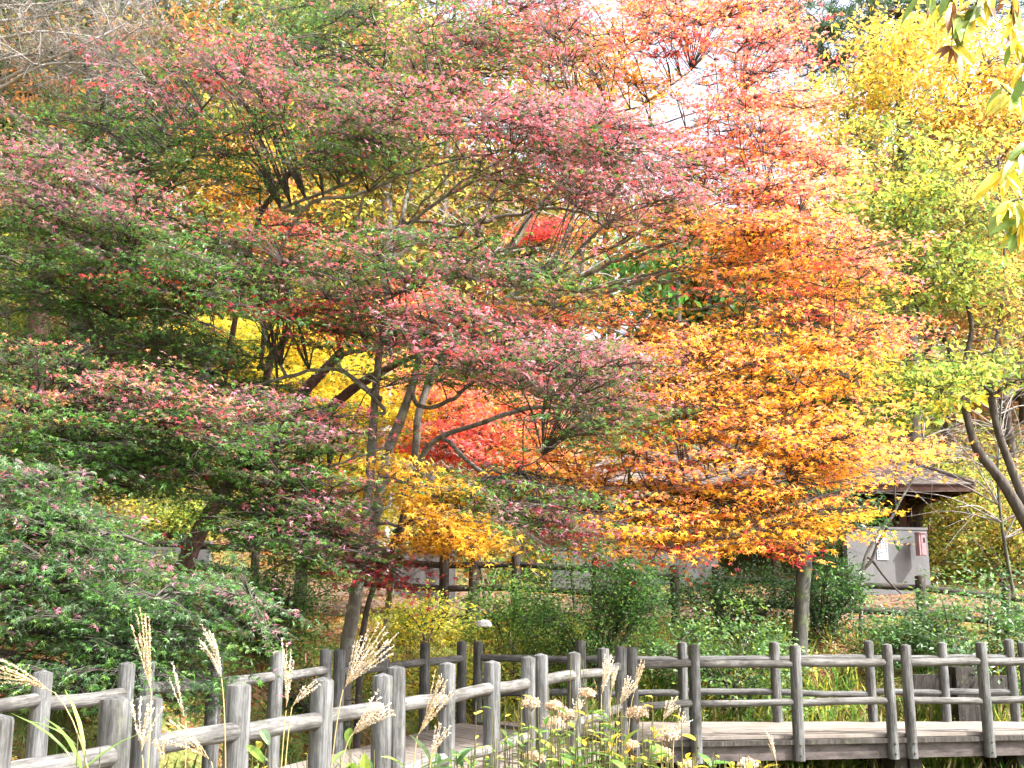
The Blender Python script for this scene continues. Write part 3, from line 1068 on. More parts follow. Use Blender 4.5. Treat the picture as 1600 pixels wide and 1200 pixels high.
def walls():
    def wall(label, x0, x1, ytop, D, th=0.18, ry=0.0):
        a, b = P(x0, ytop, D), P(x1, ytop, D + ry)
        m_ = (a + b) / 2
        g = float(min(ground_z(a[0], a[1]), ground_z(b[0], b[1]))) - 0.3
        o = empty('concrete_wall', (m_[0], m_[1], g))
        tag(o, label, 'wall', 'low concrete walls by the path')
        L = np.linalg.norm((b - a)[:2])
        mb = MB()
        ang = math.atan2(b[1] - a[1], b[0] - a[0])
        mb.box((0, 0, (m_[2] - g) / 2 - 0.03), (L, th, m_[2] - g - 0.06), ang)
        bl = mb.build('slab', 'concrete')
        bl.parent = o
        mb = MB()
        mb.box((0, 0, m_[2] - g - 0.03 + 0.003), (L + 0.03, th + 0.03, 0.06), ang)
        cp = mb.build('coping', 'concrete')
        cp.parent = o
        return o, m_, ang, th
    wall('smooth grey concrete wall carrying a white notice, right of the leaning bare sapling', 1318, 1444, 824, 26.6, 0.2, 0.5)
    wall('grey concrete wall end behind the brown fence, left of the bright yellow shrub', 618, 712, 858, 25.0)
    wall('shaded concrete wall under the shelter, behind the red maple tips', 985, 1120, 853, 28.0)
    wall('pale concrete wall low behind the fence at far left', 150, 330, 846, 25.6)
    wall('shaded grey wall beneath the yellow maple leaves, behind the round green shrub', 862, 960, 856, 27.2)
    # notice
    D = 26.43
    a, b = P(1373, 831, D), P(1395, 874, D)
    w, h = b[0] - a[0], a[2] - b[2]
    c = (a + b) / 2
    s_ang = math.atan2(0.5, (P(1444, 824, 27.1) - P(1318, 824, 26.6))[0])
    # sit it on the wall's face
    wa = P(1318, 824, 26.6)
    yw = wa[1] + (c[0] - wa[0]) * math.tan(s_ang) - 0.1 / math.cos(s_ang) - 0.012
    n = empty('notice', (c[0], yw, c[2]))
    n.rotation_euler = (0, 0, s_ang)
    tag(n, 'white paper notice with columns of dark Japanese writing on the concrete wall', 'notice')
    mb = MB()
    mb.box((0, 0, 0), (w, 0.012, h))
    o = mb.build('sheet', 'paper')
    o.parent = n
    rng = np.random.default_rng(3)
    mb = MB()
    cols = [(0.36, 0.42, [0, 1, 2.6, 3.6, 4.6, 5.6, 6.8]), (0.12, 0.44, [0, 1.3, 2.6, 3.5]), (-0.13, 0.12, [0, 1, 2, 3, 4.1]), (-0.36, -0.1, [0, 1, 2, 3])]
    cell = h * 0.088
    for cx, top, ks in cols:
        for k in ks:
            x, z = cx * w, top * h - k * cell
            s = cell * 0.42
            for q in range(2):
                mb.box((x, -0.0075, z + rng.uniform(-s, s) * 0.8), (s * rng.uniform(1.3, 2.1), 0.003, s * 0.42))
            for q in range(2):
                mb.box((x + rng.uniform(-s, s) * 0.7, -0.0077, z), (s * 0.42, 0.0032, s * rng.uniform(1.2, 2.0)))
    o = mb.build('lettering', 'ink')
    o.parent = n
    # faded red box at the wall's end
    c = P(1438, 851, 26.7)
    n = empty('wall_box', (c[0], c[1] - 0.02, c[2] - 0.32))
    n.rotation_euler = (0, 0, 0.15)
    tag(n, 'faded red metal box with a small dark window on the end of the concrete wall', 'box')
    mb = MB()
    mb.box((0, 0, 0.32), (0.17, 0.2, 0.52))
    o = mb.build('case', 'redpaint')
    o.parent = n
    mb = MB()
    mb.box((0.02, -0.105, 0.32), (0.11, 0.012, 0.48))
    o = mb.build('door', 'redpaint')
    o.parent = n
    mb = MB()
    mb.box((0.035, -0.113, 0.42), (0.05, 0.008, 0.12))
    o = mb.build('window', 'darkhole')
    o.parent = n
    mb = MB()
    mb.box((0, -0.01, 0.595), (0.2, 0.24, 0.03))
    o = mb.build('lid', 'redpaint')
    o.parent = n


walls()

# ------------------------------------------------------------------ maples
GP_MIX = {'green': 6, 'olive': 1.2}


def R(x, y, rx, ry, n, D, up, low=None, roll=0, s=1.0, dens=1.0, ls=1.0, **k):
    d = dict(x=x, y=y, rx=rx, ry=ry, n=n, D=D, up=up, roll=roll, s=s, dens=dens, ls=ls, **k)
    if low:
        d['low'] = low
    return d


PINK = {'pink': 5, 'mauve': 2, 'red': 1, 'olive': .8, 'green': 1.6}
MAUVE = {'mauve': 5, 'pink': 2, 'green': 2}
GRN = {'green': 9, 'olive': .8, 'bgreen': .6}
GRNM = {'green': 6, 'bgreen': 2, 'mauve': 1.2}
REDP = {'red': 4, 'pink': 3, 'coral': 2}
ORG = {'orange': 5, 'yellow': 2, 'coral': 2}
ORC = {'coral': 6, 'orange': 2.5, 'pink': 1.5}
YEL = {'yellow': 5, 'orange': 2, 'coral': 1.2, 'gold': .8}

# the tall maple in the middle: two grey stems, green below, pink and red on top
make_tree('maple_tree', 'tall central maple on two grey stems, green leaves turning pink and red on top', 'tree',
          trunk=[(540, 1036, 15.2, .16), (556, 930, 15.2, .135), (567, 860, 15.2, .12), (578, 740, 15.2, .10), (588, 600, 15.3, .085), (602, 480, 15.4, .072), (622, 370, 15.6, .055), (640, 285, 15.8, .045), (662, 190, 16, .03), (680, 90, 16.2, .015)],
          extra_trunks=[[(572, 850, 15.3, .12), (590, 795, 15.3, .12), (605, 710, 15.3, .115), (626, 655, 15.3, .105), (645, 600, 15.4, .09), (668, 520, 15.6, .06), (720, 420, 15.9, .05), (790, 395, 16.2, .085), (830, 335, 16.4, .08), (875, 285, 16.6, .05), (905, 190, 16.8, .03)]],
          limbs=[[(640, 605, 15.4, .06), (662, 636, 15.2, .05), (710, 622, 15, .045), (750, 590, 14.8, .04), (830, 565, 14.5, .02)],
                 [(590, 620, 15.2, .045), (527, 568, 15, .05), (575, 545, 14.8, .045), (620, 538, 14.6, .035), (700, 548, 14.3, .02), (780, 560, 14, .012)],
                 [(600, 640, 15.2, .04), (530, 578, 14.9, .045), (450, 590, 14.7, .04), (360, 612, 14.5, .02)],
                 [(745, 355, 16, .035), (700, 352, 15.9, .04), (650, 345, 15.8, .045), (600, 358, 15.6, .04), (565, 360, 15.5, .03), (525, 382, 15.3, .02)],
                 [(760, 345, 16.1, .05), (850, 325, 16, .045), (910, 333, 15.9, .04), (950, 358, 15.8, .03)],
                 [(745, 360, 15.8, .06), (770, 305, 15.9, .045), (800, 250, 16, .02)],
                 [(410, 500, 16, .05), (470, 332, 15.4, .04), (565, 302, 15.2, .04), (625, 275, 15, .035), (725, 248, 14.6, .025), (800, 235, 14.3, .015)],
                 [(440, 325, 15.4, .035), (550, 282, 15.2, .035), (592, 235, 15, .03), (610, 200, 15, .025), (645, 172, 14.8, .018), (700, 150, 14.6, .01)],
                 [(655, 325, 15.6, .025), (700, 275, 15.4, .02), (720, 245, 15.2, .014)],
                 [(620, 372, 15.5, .035), (700, 300, 15.2, .028), (800, 240, 14.8, .02), (900, 200, 14.4, .01)],
                 [(642, 345, 15.6, .035), (720, 292, 15.3, .028), (830, 256, 14.8, .02), (950, 242, 14.4, .01)],
                 [(606, 420, 15.4, .035), (562, 340, 15.1, .03), (600, 270, 14.9, .022), (690, 205, 14.5, .01)],
                 [(805, 370, 16.2, .035), (862, 300, 16, .028), (930, 230, 15.6, .02), (1010, 195, 15.2, .01)],
                 [(600, 470, 15.4, .03), (680, 440, 14.9, .024), (780, 430, 14.4, .016), (860, 440, 14, .008)],
                 [(600, 120, 15.8, .03), (605, 95, 15.8, .025), (590, 40, 15.7, .015), (560, -20, 15.6, .01)],
                 [(640, 755, 15.1, .03), (590, 800, 14.6, .03), (520, 830, 14.0, .022), (440, 840, 13.6, .014)],
                 [(640, 820, 15, .035), (690, 780, 14.6, .035), (740, 755, 14.2, .032), (795, 742, 13.9, .025), (848, 712, 13.6, .012)],
                 [(600, 700, 15, .03), (540, 720, 14.4, .025), (470, 745, 14, .016), (390, 760, 13.8, .01)]],
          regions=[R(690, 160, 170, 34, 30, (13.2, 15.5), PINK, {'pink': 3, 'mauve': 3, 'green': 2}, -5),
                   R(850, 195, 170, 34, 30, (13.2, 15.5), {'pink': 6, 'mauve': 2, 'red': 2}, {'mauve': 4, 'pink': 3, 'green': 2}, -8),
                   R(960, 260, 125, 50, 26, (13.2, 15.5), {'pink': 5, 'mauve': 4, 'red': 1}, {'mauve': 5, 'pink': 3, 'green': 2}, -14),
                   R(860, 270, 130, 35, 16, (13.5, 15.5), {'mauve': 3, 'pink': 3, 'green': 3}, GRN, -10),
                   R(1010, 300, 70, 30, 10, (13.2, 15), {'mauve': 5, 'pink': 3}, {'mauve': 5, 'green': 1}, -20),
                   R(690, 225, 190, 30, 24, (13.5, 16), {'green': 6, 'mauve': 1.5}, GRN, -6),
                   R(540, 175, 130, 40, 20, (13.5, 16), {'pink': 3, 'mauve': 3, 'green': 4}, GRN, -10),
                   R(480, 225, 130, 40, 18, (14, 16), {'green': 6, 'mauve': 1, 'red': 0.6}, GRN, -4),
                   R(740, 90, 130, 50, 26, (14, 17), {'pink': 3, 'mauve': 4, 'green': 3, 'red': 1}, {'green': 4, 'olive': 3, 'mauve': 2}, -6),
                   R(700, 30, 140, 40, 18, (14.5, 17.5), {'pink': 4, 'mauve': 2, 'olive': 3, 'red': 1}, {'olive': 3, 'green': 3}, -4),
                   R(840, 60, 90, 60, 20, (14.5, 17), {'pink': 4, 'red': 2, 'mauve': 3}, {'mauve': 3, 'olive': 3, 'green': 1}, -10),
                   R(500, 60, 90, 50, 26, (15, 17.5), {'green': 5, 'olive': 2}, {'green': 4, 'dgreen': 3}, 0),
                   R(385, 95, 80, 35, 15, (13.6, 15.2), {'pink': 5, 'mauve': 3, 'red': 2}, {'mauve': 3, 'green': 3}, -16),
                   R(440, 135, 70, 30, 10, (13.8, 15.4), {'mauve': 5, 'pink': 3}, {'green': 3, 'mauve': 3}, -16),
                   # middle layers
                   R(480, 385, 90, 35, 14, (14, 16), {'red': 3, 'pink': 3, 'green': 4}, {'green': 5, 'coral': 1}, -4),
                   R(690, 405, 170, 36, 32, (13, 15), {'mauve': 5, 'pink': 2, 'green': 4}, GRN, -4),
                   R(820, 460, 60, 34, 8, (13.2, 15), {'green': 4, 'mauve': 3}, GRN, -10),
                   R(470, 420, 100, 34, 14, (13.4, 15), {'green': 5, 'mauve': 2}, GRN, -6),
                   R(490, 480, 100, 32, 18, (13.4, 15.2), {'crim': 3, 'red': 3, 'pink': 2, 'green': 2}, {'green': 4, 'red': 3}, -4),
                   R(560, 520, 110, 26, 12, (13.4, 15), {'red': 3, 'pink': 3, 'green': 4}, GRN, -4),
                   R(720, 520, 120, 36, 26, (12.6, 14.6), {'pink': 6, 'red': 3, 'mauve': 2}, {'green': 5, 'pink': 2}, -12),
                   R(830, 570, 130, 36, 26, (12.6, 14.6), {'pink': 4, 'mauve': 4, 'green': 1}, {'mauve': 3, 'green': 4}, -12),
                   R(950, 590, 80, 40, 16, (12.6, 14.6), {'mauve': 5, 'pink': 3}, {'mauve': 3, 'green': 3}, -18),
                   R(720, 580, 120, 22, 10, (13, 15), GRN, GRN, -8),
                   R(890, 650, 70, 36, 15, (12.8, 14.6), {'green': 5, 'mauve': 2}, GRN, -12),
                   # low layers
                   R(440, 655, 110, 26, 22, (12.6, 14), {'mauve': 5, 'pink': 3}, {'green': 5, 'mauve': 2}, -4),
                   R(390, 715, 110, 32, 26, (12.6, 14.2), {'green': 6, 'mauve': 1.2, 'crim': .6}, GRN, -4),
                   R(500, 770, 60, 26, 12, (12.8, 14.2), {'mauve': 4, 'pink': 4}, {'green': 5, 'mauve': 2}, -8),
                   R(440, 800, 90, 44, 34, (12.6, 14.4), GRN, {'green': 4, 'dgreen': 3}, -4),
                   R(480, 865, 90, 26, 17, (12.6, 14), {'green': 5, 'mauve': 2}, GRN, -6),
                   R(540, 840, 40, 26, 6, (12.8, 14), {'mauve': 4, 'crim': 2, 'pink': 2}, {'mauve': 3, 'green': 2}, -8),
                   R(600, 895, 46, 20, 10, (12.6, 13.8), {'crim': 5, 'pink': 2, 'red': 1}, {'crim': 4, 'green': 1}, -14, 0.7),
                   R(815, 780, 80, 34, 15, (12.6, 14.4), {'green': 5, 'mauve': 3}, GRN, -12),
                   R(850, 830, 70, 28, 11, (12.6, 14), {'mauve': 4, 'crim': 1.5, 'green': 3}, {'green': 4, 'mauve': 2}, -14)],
          seed=11, slim=.66, tufts=15, size=0.07, leafm='maple', kind='maple', patchy=.7, pad=(0.8, 0.36, 0.06), per=105, spread_n=1.15, spread_y=1.35, wander=12)

# the maple at left, leaning reddish trunk
make_tree('maple_tree', 'broad maple at left on a leaning reddish trunk, green with mauve and pink leaf tips', 'tree',
          trunk=[(272, 935, 17.5, .24), (290, 880, 17.4, .22), (318, 820, 17.3, .2), (375, 740, 17.2, .16), (490, 660, 17, .13), (533, 622, 16.9, .125), (572, 594, 16.8, .11), (640, 560, 16.6, .06), (700, 540, 16.4, .03)],
          extra_trunks=[[(345, 775, 17.2, .11), (290, 700, 16.6, .10), (210, 630, 16, .09), (150, 520, 15.6, .07), (130, 470, 15.5, .06)],
                        [(400, 735, 17.1, .14), (470, 620, 17, .14), (515, 570, 16.9, .12), (535, 545, 16.8, .08)],
                        [(410, 700, 17.1, .1), (420, 570, 17, .1), (445, 530, 17, .09), (455, 480, 17, .06)]],
          limbs=[[(330, 700, 17, .08), (390, 392, 16.5, .07), (435, 290, 16.3, .07), (500, 228, 16, .06), (540, 180, 15.8, .03)],
                 [(245, 327, 15.8, .05), (282, 270, 15.6, .045), (302, 240, 15.4, .04), (306, 190, 15.2, .03), (340, 140, 15, .015)],
                 [(302, 215, 15.3, .03), (350, 212, 15, .022), (400, 190, 14.8, .012)],
                 [(210, 330, 15.8, .06), (235, 270, 15.7, .05), (275, 200, 15.6, .03)],
                 [(115, 487, 15.2, .06), (145, 445, 15, .055), (165, 410, 14.8, .04), (215, 420, 14.5, .02)],
                 [(80, 440, 15, .05), (75, 388, 14.8, .05), (100, 348, 14.6, .035), (110, 300, 14.5, .015)],
                 [(80, 400, 14.9, .04), (62, 360, 14.7, .03), (40, 330, 14.6, .015)],
                 [(195, 494, 15, .05), (270, 465, 14.6, .03), (330, 440, 14.4, .014)],
                 [(410, 572, 16.8, .06), (412, 520, 16.8, .055), (437, 500, 16.7, .045), (520, 470, 16.5, .02)],
                 [(200, 650, 16, .05), (120, 640, 15, .04), (40, 660, 14, .02)]],
          regions=[R(70, 270, 110, 40, 26, (13, 15), {'mauve': 6, 'pink': 2}, {'mauve': 3, 'green': 4}, -16),
                   R(160, 330, 110, 36, 24, (13, 15), {'mauve': 5, 'pink': 2, 'bgreen': 2}, GRN, -16),
                   R(250, 130, 70, 30, 12, (13.8, 15.5), {'pink': 4, 'mauve': 4, 'red': 2}, {'green': 3, 'mauve': 2}, -22),
                   R(130, 180, 90, 24, 12, (15, 16.6), {'green': 4, 'olive': 2, 'mauve': 1}, GRN, 4),
                   R(200, 220, 100, 34, 16, (14.4, 16.4), {'green': 6, 'bgreen': 2}, GRN, 0),
                   R(330, 260, 90, 40, 14, (14.5, 16.5), GRN, GRN, -4),
                   R(250, 390, 130, 50, 32, (13, 15.2), {'mauve': 3, 'green': 5, 'bgreen': 2}, GRN, -14),
                   R(80, 380, 110, 40, 20, (13.4, 15.4), GRN, GRN, -6),
                   R(330, 460, 110, 40, 24, (13, 15), {'green': 6, 'crim': 1.5, 'mauve': 1}, GRN, -14),
                   R(230, 440, 90, 26, 9, (13.2, 14.8), {'crim': 3, 'red': 1, 'green': 4}, GRN, -10),
                   R(50, 470, 110, 50, 28, (13.4, 15.6), {'green': 6, 'dgreen': 2}, {'green': 4, 'dgreen': 3}, -4),
                   R(220, 530, 130, 50, 34, (13.4, 16), {'green': 6, 'dgreen': 2, 'crim': .4}, {'green': 4, 'dgreen': 3}, -8),
                   R(60, 560, 120, 30, 20, (12.6, 14.4), {'green': 5, 'olive': 2, 'mauve': 1, 'coral': .4}, GRN, -4),
                   R(350, 580, 90, 50, 22, (14, 16), {'green': 5, 'dgreen': 3, 'mauve': .6}, {'green': 4, 'dgreen': 3}, -6),
                   R(200, 622, 150, 32, 21, (12, 13.6), {'coral': 2, 'pink': 3, 'mauve': 3, 'olive': 3}, {'green': 4, 'olive': 2, 'coral': .6}, -6),
                   R(50, 640, 90, 26, 14, (12, 13.6), {'olive': 3, 'green': 4, 'coral': 1}, GRN, -4),
                   R(300, 655, 90, 20, 12, (12, 13.4), {'pink': 4, 'mauve': 3, 'coral': 2}, {'green': 4, 'mauve': 2}, -12),
                   R(200, 690, 170, 36, 34, (12, 14), {'green': 6, 'dgreen': 2}, {'green': 4, 'dgreen': 3}, -6),
                   R(215, 748, 100, 28, 24, (12.4, 14.4), GRN, {'green': 4, 'dgreen': 2}, -6),
                   R(60, 720, 90, 30, 12, (12.4, 14), GRN, {'green': 4, 'dgreen': 2}, -4)],
          bark='redbark', slim=.64, seed=12, tufts=15, size=0.07, leafm='maple', patchy=.7, pad=(0.8, 0.36, 0.06), per=105, spread_n=1.1, spread_y=1.35, wander=12)

# low maple in front at left, close behind the far railing; sheen is painted into its pale upper leaves
make_tree('maple_tree', 'low green maple at lower left with pale sheen painted into its upper leaves, drooping to the railing', 'tree',
          trunk=[(-60, 1000, 11.5, .12), (-50, 900, 11.6, .11), (-20, 800, 11.6, .08), (30, 720, 11.5, .05)],
          limbs=[[(-20, 850, 11.5, .05), (60, 830, 11.2, .04), (150, 830, 11, .025), (230, 850, 10.9, .012)],
                 [(-40, 900, 11.4, .05), (60, 920, 11, .04), (180, 930, 10.8, .025), (300, 925, 10.6, .014), (400, 930, 10.6, .008)],
                 [(0, 770, 11.4, .04), (80, 745, 11.1, .03), (150, 740, 11, .015)],
                 [(-40, 940, 11.3, .05), (60, 985, 10.9, .03), (180, 1010, 10.5, .014)]],
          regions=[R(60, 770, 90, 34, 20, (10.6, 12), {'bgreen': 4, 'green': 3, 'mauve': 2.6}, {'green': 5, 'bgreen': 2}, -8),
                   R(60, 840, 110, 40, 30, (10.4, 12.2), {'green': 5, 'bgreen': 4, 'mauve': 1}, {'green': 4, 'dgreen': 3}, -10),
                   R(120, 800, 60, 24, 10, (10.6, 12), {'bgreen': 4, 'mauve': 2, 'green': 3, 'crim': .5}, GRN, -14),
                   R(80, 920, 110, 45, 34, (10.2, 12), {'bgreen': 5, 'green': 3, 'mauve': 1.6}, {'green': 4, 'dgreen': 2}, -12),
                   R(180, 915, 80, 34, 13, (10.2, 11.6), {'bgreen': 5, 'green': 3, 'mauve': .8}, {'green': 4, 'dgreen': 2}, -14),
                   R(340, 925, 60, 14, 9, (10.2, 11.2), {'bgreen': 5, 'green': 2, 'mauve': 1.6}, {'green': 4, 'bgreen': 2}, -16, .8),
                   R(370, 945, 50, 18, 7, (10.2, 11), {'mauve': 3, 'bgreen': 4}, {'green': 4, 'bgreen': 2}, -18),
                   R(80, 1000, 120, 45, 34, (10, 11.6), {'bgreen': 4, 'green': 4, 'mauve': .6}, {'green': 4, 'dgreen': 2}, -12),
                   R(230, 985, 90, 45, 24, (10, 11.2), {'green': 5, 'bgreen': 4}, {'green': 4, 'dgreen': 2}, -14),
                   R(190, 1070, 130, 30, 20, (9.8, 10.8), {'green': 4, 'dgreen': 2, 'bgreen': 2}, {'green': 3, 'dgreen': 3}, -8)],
          bark='darkbark', leafm='sheen', seed=13, tufts=12, size=0.072, patchy=.8, pad=(0.6, 0.32, 0.06), per=92, spread_n=1.25, spread_y=1.25, wander=14, kind='maple7', tilt=0.6)

# the orange maple fanning to the right
make_tree('maple_tree', 'orange and golden maple fanning to the right over the shelter roof', 'tree',
          trunk=[(606, 960, 20.5, .085), (612, 900, 19.5, .08), (625, 835, 18.2, .075), (645, 740, 17.2, .075), (650, 690, 17, .08), (656, 640, 17, .08), (690, 560, 17, .085), (760, 490, 17, .075), (830, 440, 17, .06), (880, 380, 17.2, .05), (910, 280, 17.5, .04), (935, 160, 17.8, .03), (965, 98, 18, .022), (1010, 70, 18, .012)],
          extra_trunks=[[(650, 735, 17, .07), (668, 700, 16.8, .06), (694, 680, 16.7, .055), (750, 662, 16.5, .05), (794, 646, 16.3, .05), (845, 636, 16.2, .045), (930, 640, 16, .035), (1040, 640, 15.8, .02)]],
          limbs=[[(850, 468, 17, .05), (925, 425, 16.6, .045), (1000, 392, 16.3, .035), (1080, 368, 16, .02)],
                 [(840, 475, 17, .05), (915, 466, 16.5, .045), (1025, 430, 16.1, .035), (1110, 408, 15.8, .018)],
                 [(842, 470, 17, .035), (930, 450, 16.5, .028), (1060, 418, 16, .02), (1175, 398, 15.5, .01)],
                 [(850, 440, 17, .035), (950, 388, 16.5, .028), (1080, 330, 16, .02), (1200, 300, 15.5, .01)],
                 [(862, 482, 16.9, .03), (980, 480, 16.4, .024), (1095, 452, 15.9, .012)],
                 [(872, 428, 17, .03), (980, 370, 16.6, .024), (1100, 300, 16.2, .012)],
                 [(850, 500, 16.9, .03), (960, 510, 16.3, .022), (1080, 500, 15.8, .01)],
                 [(900, 455, 16.8, .03), (960, 465, 16.5, .03), (1040, 482, 16.1, .028), (1110, 480, 15.8, .022), (1180, 463, 15.6, .012)],
                 [(855, 425, 17, .035), (880, 385, 16.9, .03), (902, 342, 16.8, .02), (930, 300, 16.6, .012)],
                 [(925, 180, 17.6, .025), (1000, 165, 17.3, .022), (1080, 110, 17, .012)],
                 [(930, 225, 17.5, .025), (1045, 190, 17.2, .02), (1160, 150, 17, .01)],
                 [(920, 270, 17.4, .03), (1000, 240, 17, .022), (1090, 197, 16.8, .018), (1170, 178, 16.6, .009)],
                 [(950, 310, 17.2, .03), (1060, 280, 16.8, .025), (1180, 240, 16.5, .012)],
                 [(1000, 400, 16.5, .03), (1120, 350, 16, .022), (1250, 330, 15.6, .012)],
                 [(1040, 440, 16.2, .03), (1180, 410, 15.6, .022), (1310, 395, 15.2, .012)],
                 [(900, 560, 16.6, .035), (1040, 570, 16, .028), (1200, 560, 15.4, .02), (1330, 545, 15, .01)],
                 [(1000, 640, 15.9, .025), (1120, 665, 15.4, .022), (1250, 690, 15, .015), (1380, 715, 14.6, .008)],
                 [(700, 690, 16.6, .045), (780, 760, 15.8, .04), (855, 793, 15.2, .035), (965, 787, 14.6, .03), (1050, 762, 14.3, .025), (1140, 740, 14.1, .014)],
                 [(980, 790, 14.6, .025), (1060, 796, 14.3, .024), (1150, 772, 14.1, .02), (1230, 750, 13.9, .012)]],
          regions=[R(960, 30, 110, 50, 32, (15.5, 18), {'red': 3, 'coral': 4, 'pink': 2}, {'orange': 3, 'red': 2, 'coral': 2}, -6),
                   R(1060, 5, 90, 24, 16, (15.5, 18), {'coral': 5, 'red': 2, 'orange': 2}, ORC, -4),
                   R(1190, 20, 60, 30, 12, (15.5, 17.5), {'coral': 5, 'red': 2, 'pink': 2}, ORC, -4),
                   R(1100, 40, 100, 50, 30, (15.5, 18), {'coral': 4, 'red': 3, 'orange': 2}, ORC, -4),
                   R(1180, 95, 60, 60, 26, (15.5, 17.5), {'coral': 5, 'red': 3, 'pink': 1}, ORC, -4),
                   R(1060, 130, 60, 24, 7, (16, 18), {'coral': 4, 'orange': 3}, ORC, 0, .7),
                   R(960, 110, 80, 40, 20, (16, 18), {'orange': 4, 'coral': 3}, ORG, -6),
                   R(920, 190, 40, 60, 8, (16.5, 18), {'orange': 4, 'ochre': 2}, ORG, 10),
                   R(1190, 180, 80, 40, 34, (15.2, 17), {'coral': 4, 'red': 2, 'orange': 2}, ORC, -4),
                   R(1060, 225, 60, 20, 12, (15.5, 17), {'orange': 4, 'coral': 3}, ORC, 6, .8),
                   R(1180, 255, 110, 40, 36, (15, 17), {'coral': 5, 'red': 2, 'orange': 2, 'pink': 1}, ORC, -4),
                   R(1240, 290, 90, 40, 32, (14.8, 16.6), {'coral': 5, 'red': 1.5, 'orange': 3}, ORC, -4),
                   R(1110, 320, 120, 40, 26, (15, 17), {'orange': 4, 'coral': 3}, {'orange': 5, 'coral': 2}, 0),
                   R(970, 365, 70, 24, 8, (15.6, 17), {'orange': 5, 'yellow': 2, 'coral': 1}, ORG, 8),
                   R(1240, 370, 120, 40, 34, (14.4, 16.4), {'coral': 5, 'orange': 4, 'pink': 1}, ORG, -3),
                   R(1330, 400, 70, 36, 20, (14.2, 15.8), {'coral': 6, 'red': 1, 'pink': 2, 'orange': 2}, ORC, -8),
                   R(1190, 400, 90, 36, 18, (14.8, 16.6), {'orange': 5, 'yellow': 3, 'coral': 2}, ORG, 3),
                   R(1230, 440, 110, 34, 24, (14.4, 16.2), {'orange': 4, 'yellow': 3, 'coral': 2, 'red': 1}, ORG, -3),
                   R(1290, 480, 60, 26, 10, (14.4, 15.8), {'red': 3, 'coral': 4}, ORC, -8, .8),
                   R(910, 500, 100, 24, 17, (14.6, 16.6), {'coral': 4, 'orange': 4, 'red': 2}, ORG, -2),
                   R(1040, 530, 90, 24, 15, (14.8, 16.4), {'orange': 5, 'coral': 3, 'yellow': 1}, ORG, -2),
                   R(1200, 530, 130, 28, 28, (14.2, 16), {'orange': 4, 'yellow': 4, 'coral': 2}, YEL, 0),
                   R(1330, 520, 75, 26, 15, (14, 15.4), {'coral': 5, 'orange': 3, 'red': 1}, ORG, -4),
                   R(1120, 590, 150, 34, 36, (14, 16), {'yellow': 5, 'orange': 4, 'coral': 1}, YEL, 0),
                   R(1290, 580, 90, 34, 22, (13.8, 15.4), {'yellow': 5, 'orange': 4, 'coral': 1}, YEL, -3),
                   R(1000, 560, 70, 26, 8, (14.6, 16), {'coral': 3, 'mauve': 2, 'orange': 3}, ORG, -6, .8),
                   R(1130, 650, 130, 34, 34, (13.8, 15.6), {'yellow': 5, 'orange': 4, 'coral': 1.5}, YEL, 2),
                   R(1250, 670, 110, 34, 28, (13.6, 15.2), {'orange': 5, 'yellow': 3, 'coral': 3}, YEL, -2),
                   R(1330, 705, 100, 20, 22, (13.4, 14.8), {'coral': 5, 'orange': 5, 'yellow': 1}, {'orange': 4, 'yellow': 4}, -6),
                   R(1230, 730, 120, 28, 26, (13.4, 15), {'orange': 5, 'yellow': 4, 'coral': 1}, YEL, 0),
                   R(1050, 700, 90, 30, 20, (13.8, 15.4), {'orange': 4, 'yellow': 3, 'red': 1, 'coral': 2}, YEL, 2),
                   R(930, 715, 80, 34, 14, (14.2, 15.6), {'coral': 3, 'orange': 3, 'yellow': 2}, ORG, 0),
                   R(880, 765, 90, 26, 20, (13.8, 15.2), {'coral': 3, 'orange': 4, 'yellow': 3}, {'yellow': 4, 'orange': 3}, -4),
                   R(1020, 765, 80, 24, 13, (13.6, 15), {'red': 2, 'coral': 3, 'orange': 3}, YEL, 0),
                   R(1160, 785, 110, 22, 18, (13.4, 14.6), {'red': 1.5, 'coral': 3, 'orange': 4, 'yellow': 2}, YEL, 2),
                   R(990, 825, 90, 26, 26, (13.2, 14.6), {'yellow': 6, 'gold': 2, 'orange': 1}, YEL, -4),
                   R(1130, 830, 80, 24, 18, (13.2, 14.4), {'yellow': 6, 'orange': 2, 'red': .7}, YEL, 0),
                   R(1240, 810, 75, 28, 16, (13.2, 14.4), {'yellow': 6, 'gold': 2, 'crim': .7}, YEL, -3),
                   R(1050, 862, 80, 14, 9, (13.2, 14.2), {'crim': 3, 'red': 3, 'coral': 2}, {'red': 3, 'orange': 2}, -10, .6),
                   R(1190, 850, 60, 14, 6, (13.2, 14.2), {'crim': 3, 'red': 3, 'yellow': 2}, {'red': 3, 'orange': 2}, -8, .6),
                   R(905, 830, 50, 18, 6, (13.2, 14.4), {'crim': 3, 'red': 2, 'mauve': 2}, {'mauve': 2, 'red': 2}, -10, .7)],
          bark='bark', leafm='leaf', seed=14, slim=.75, tufts=13, size=0.079, patchy=.6, pad=(0.8, 0.36, 0.06), per=78, spread_n=.92, spread_y=1.35, wander=12)

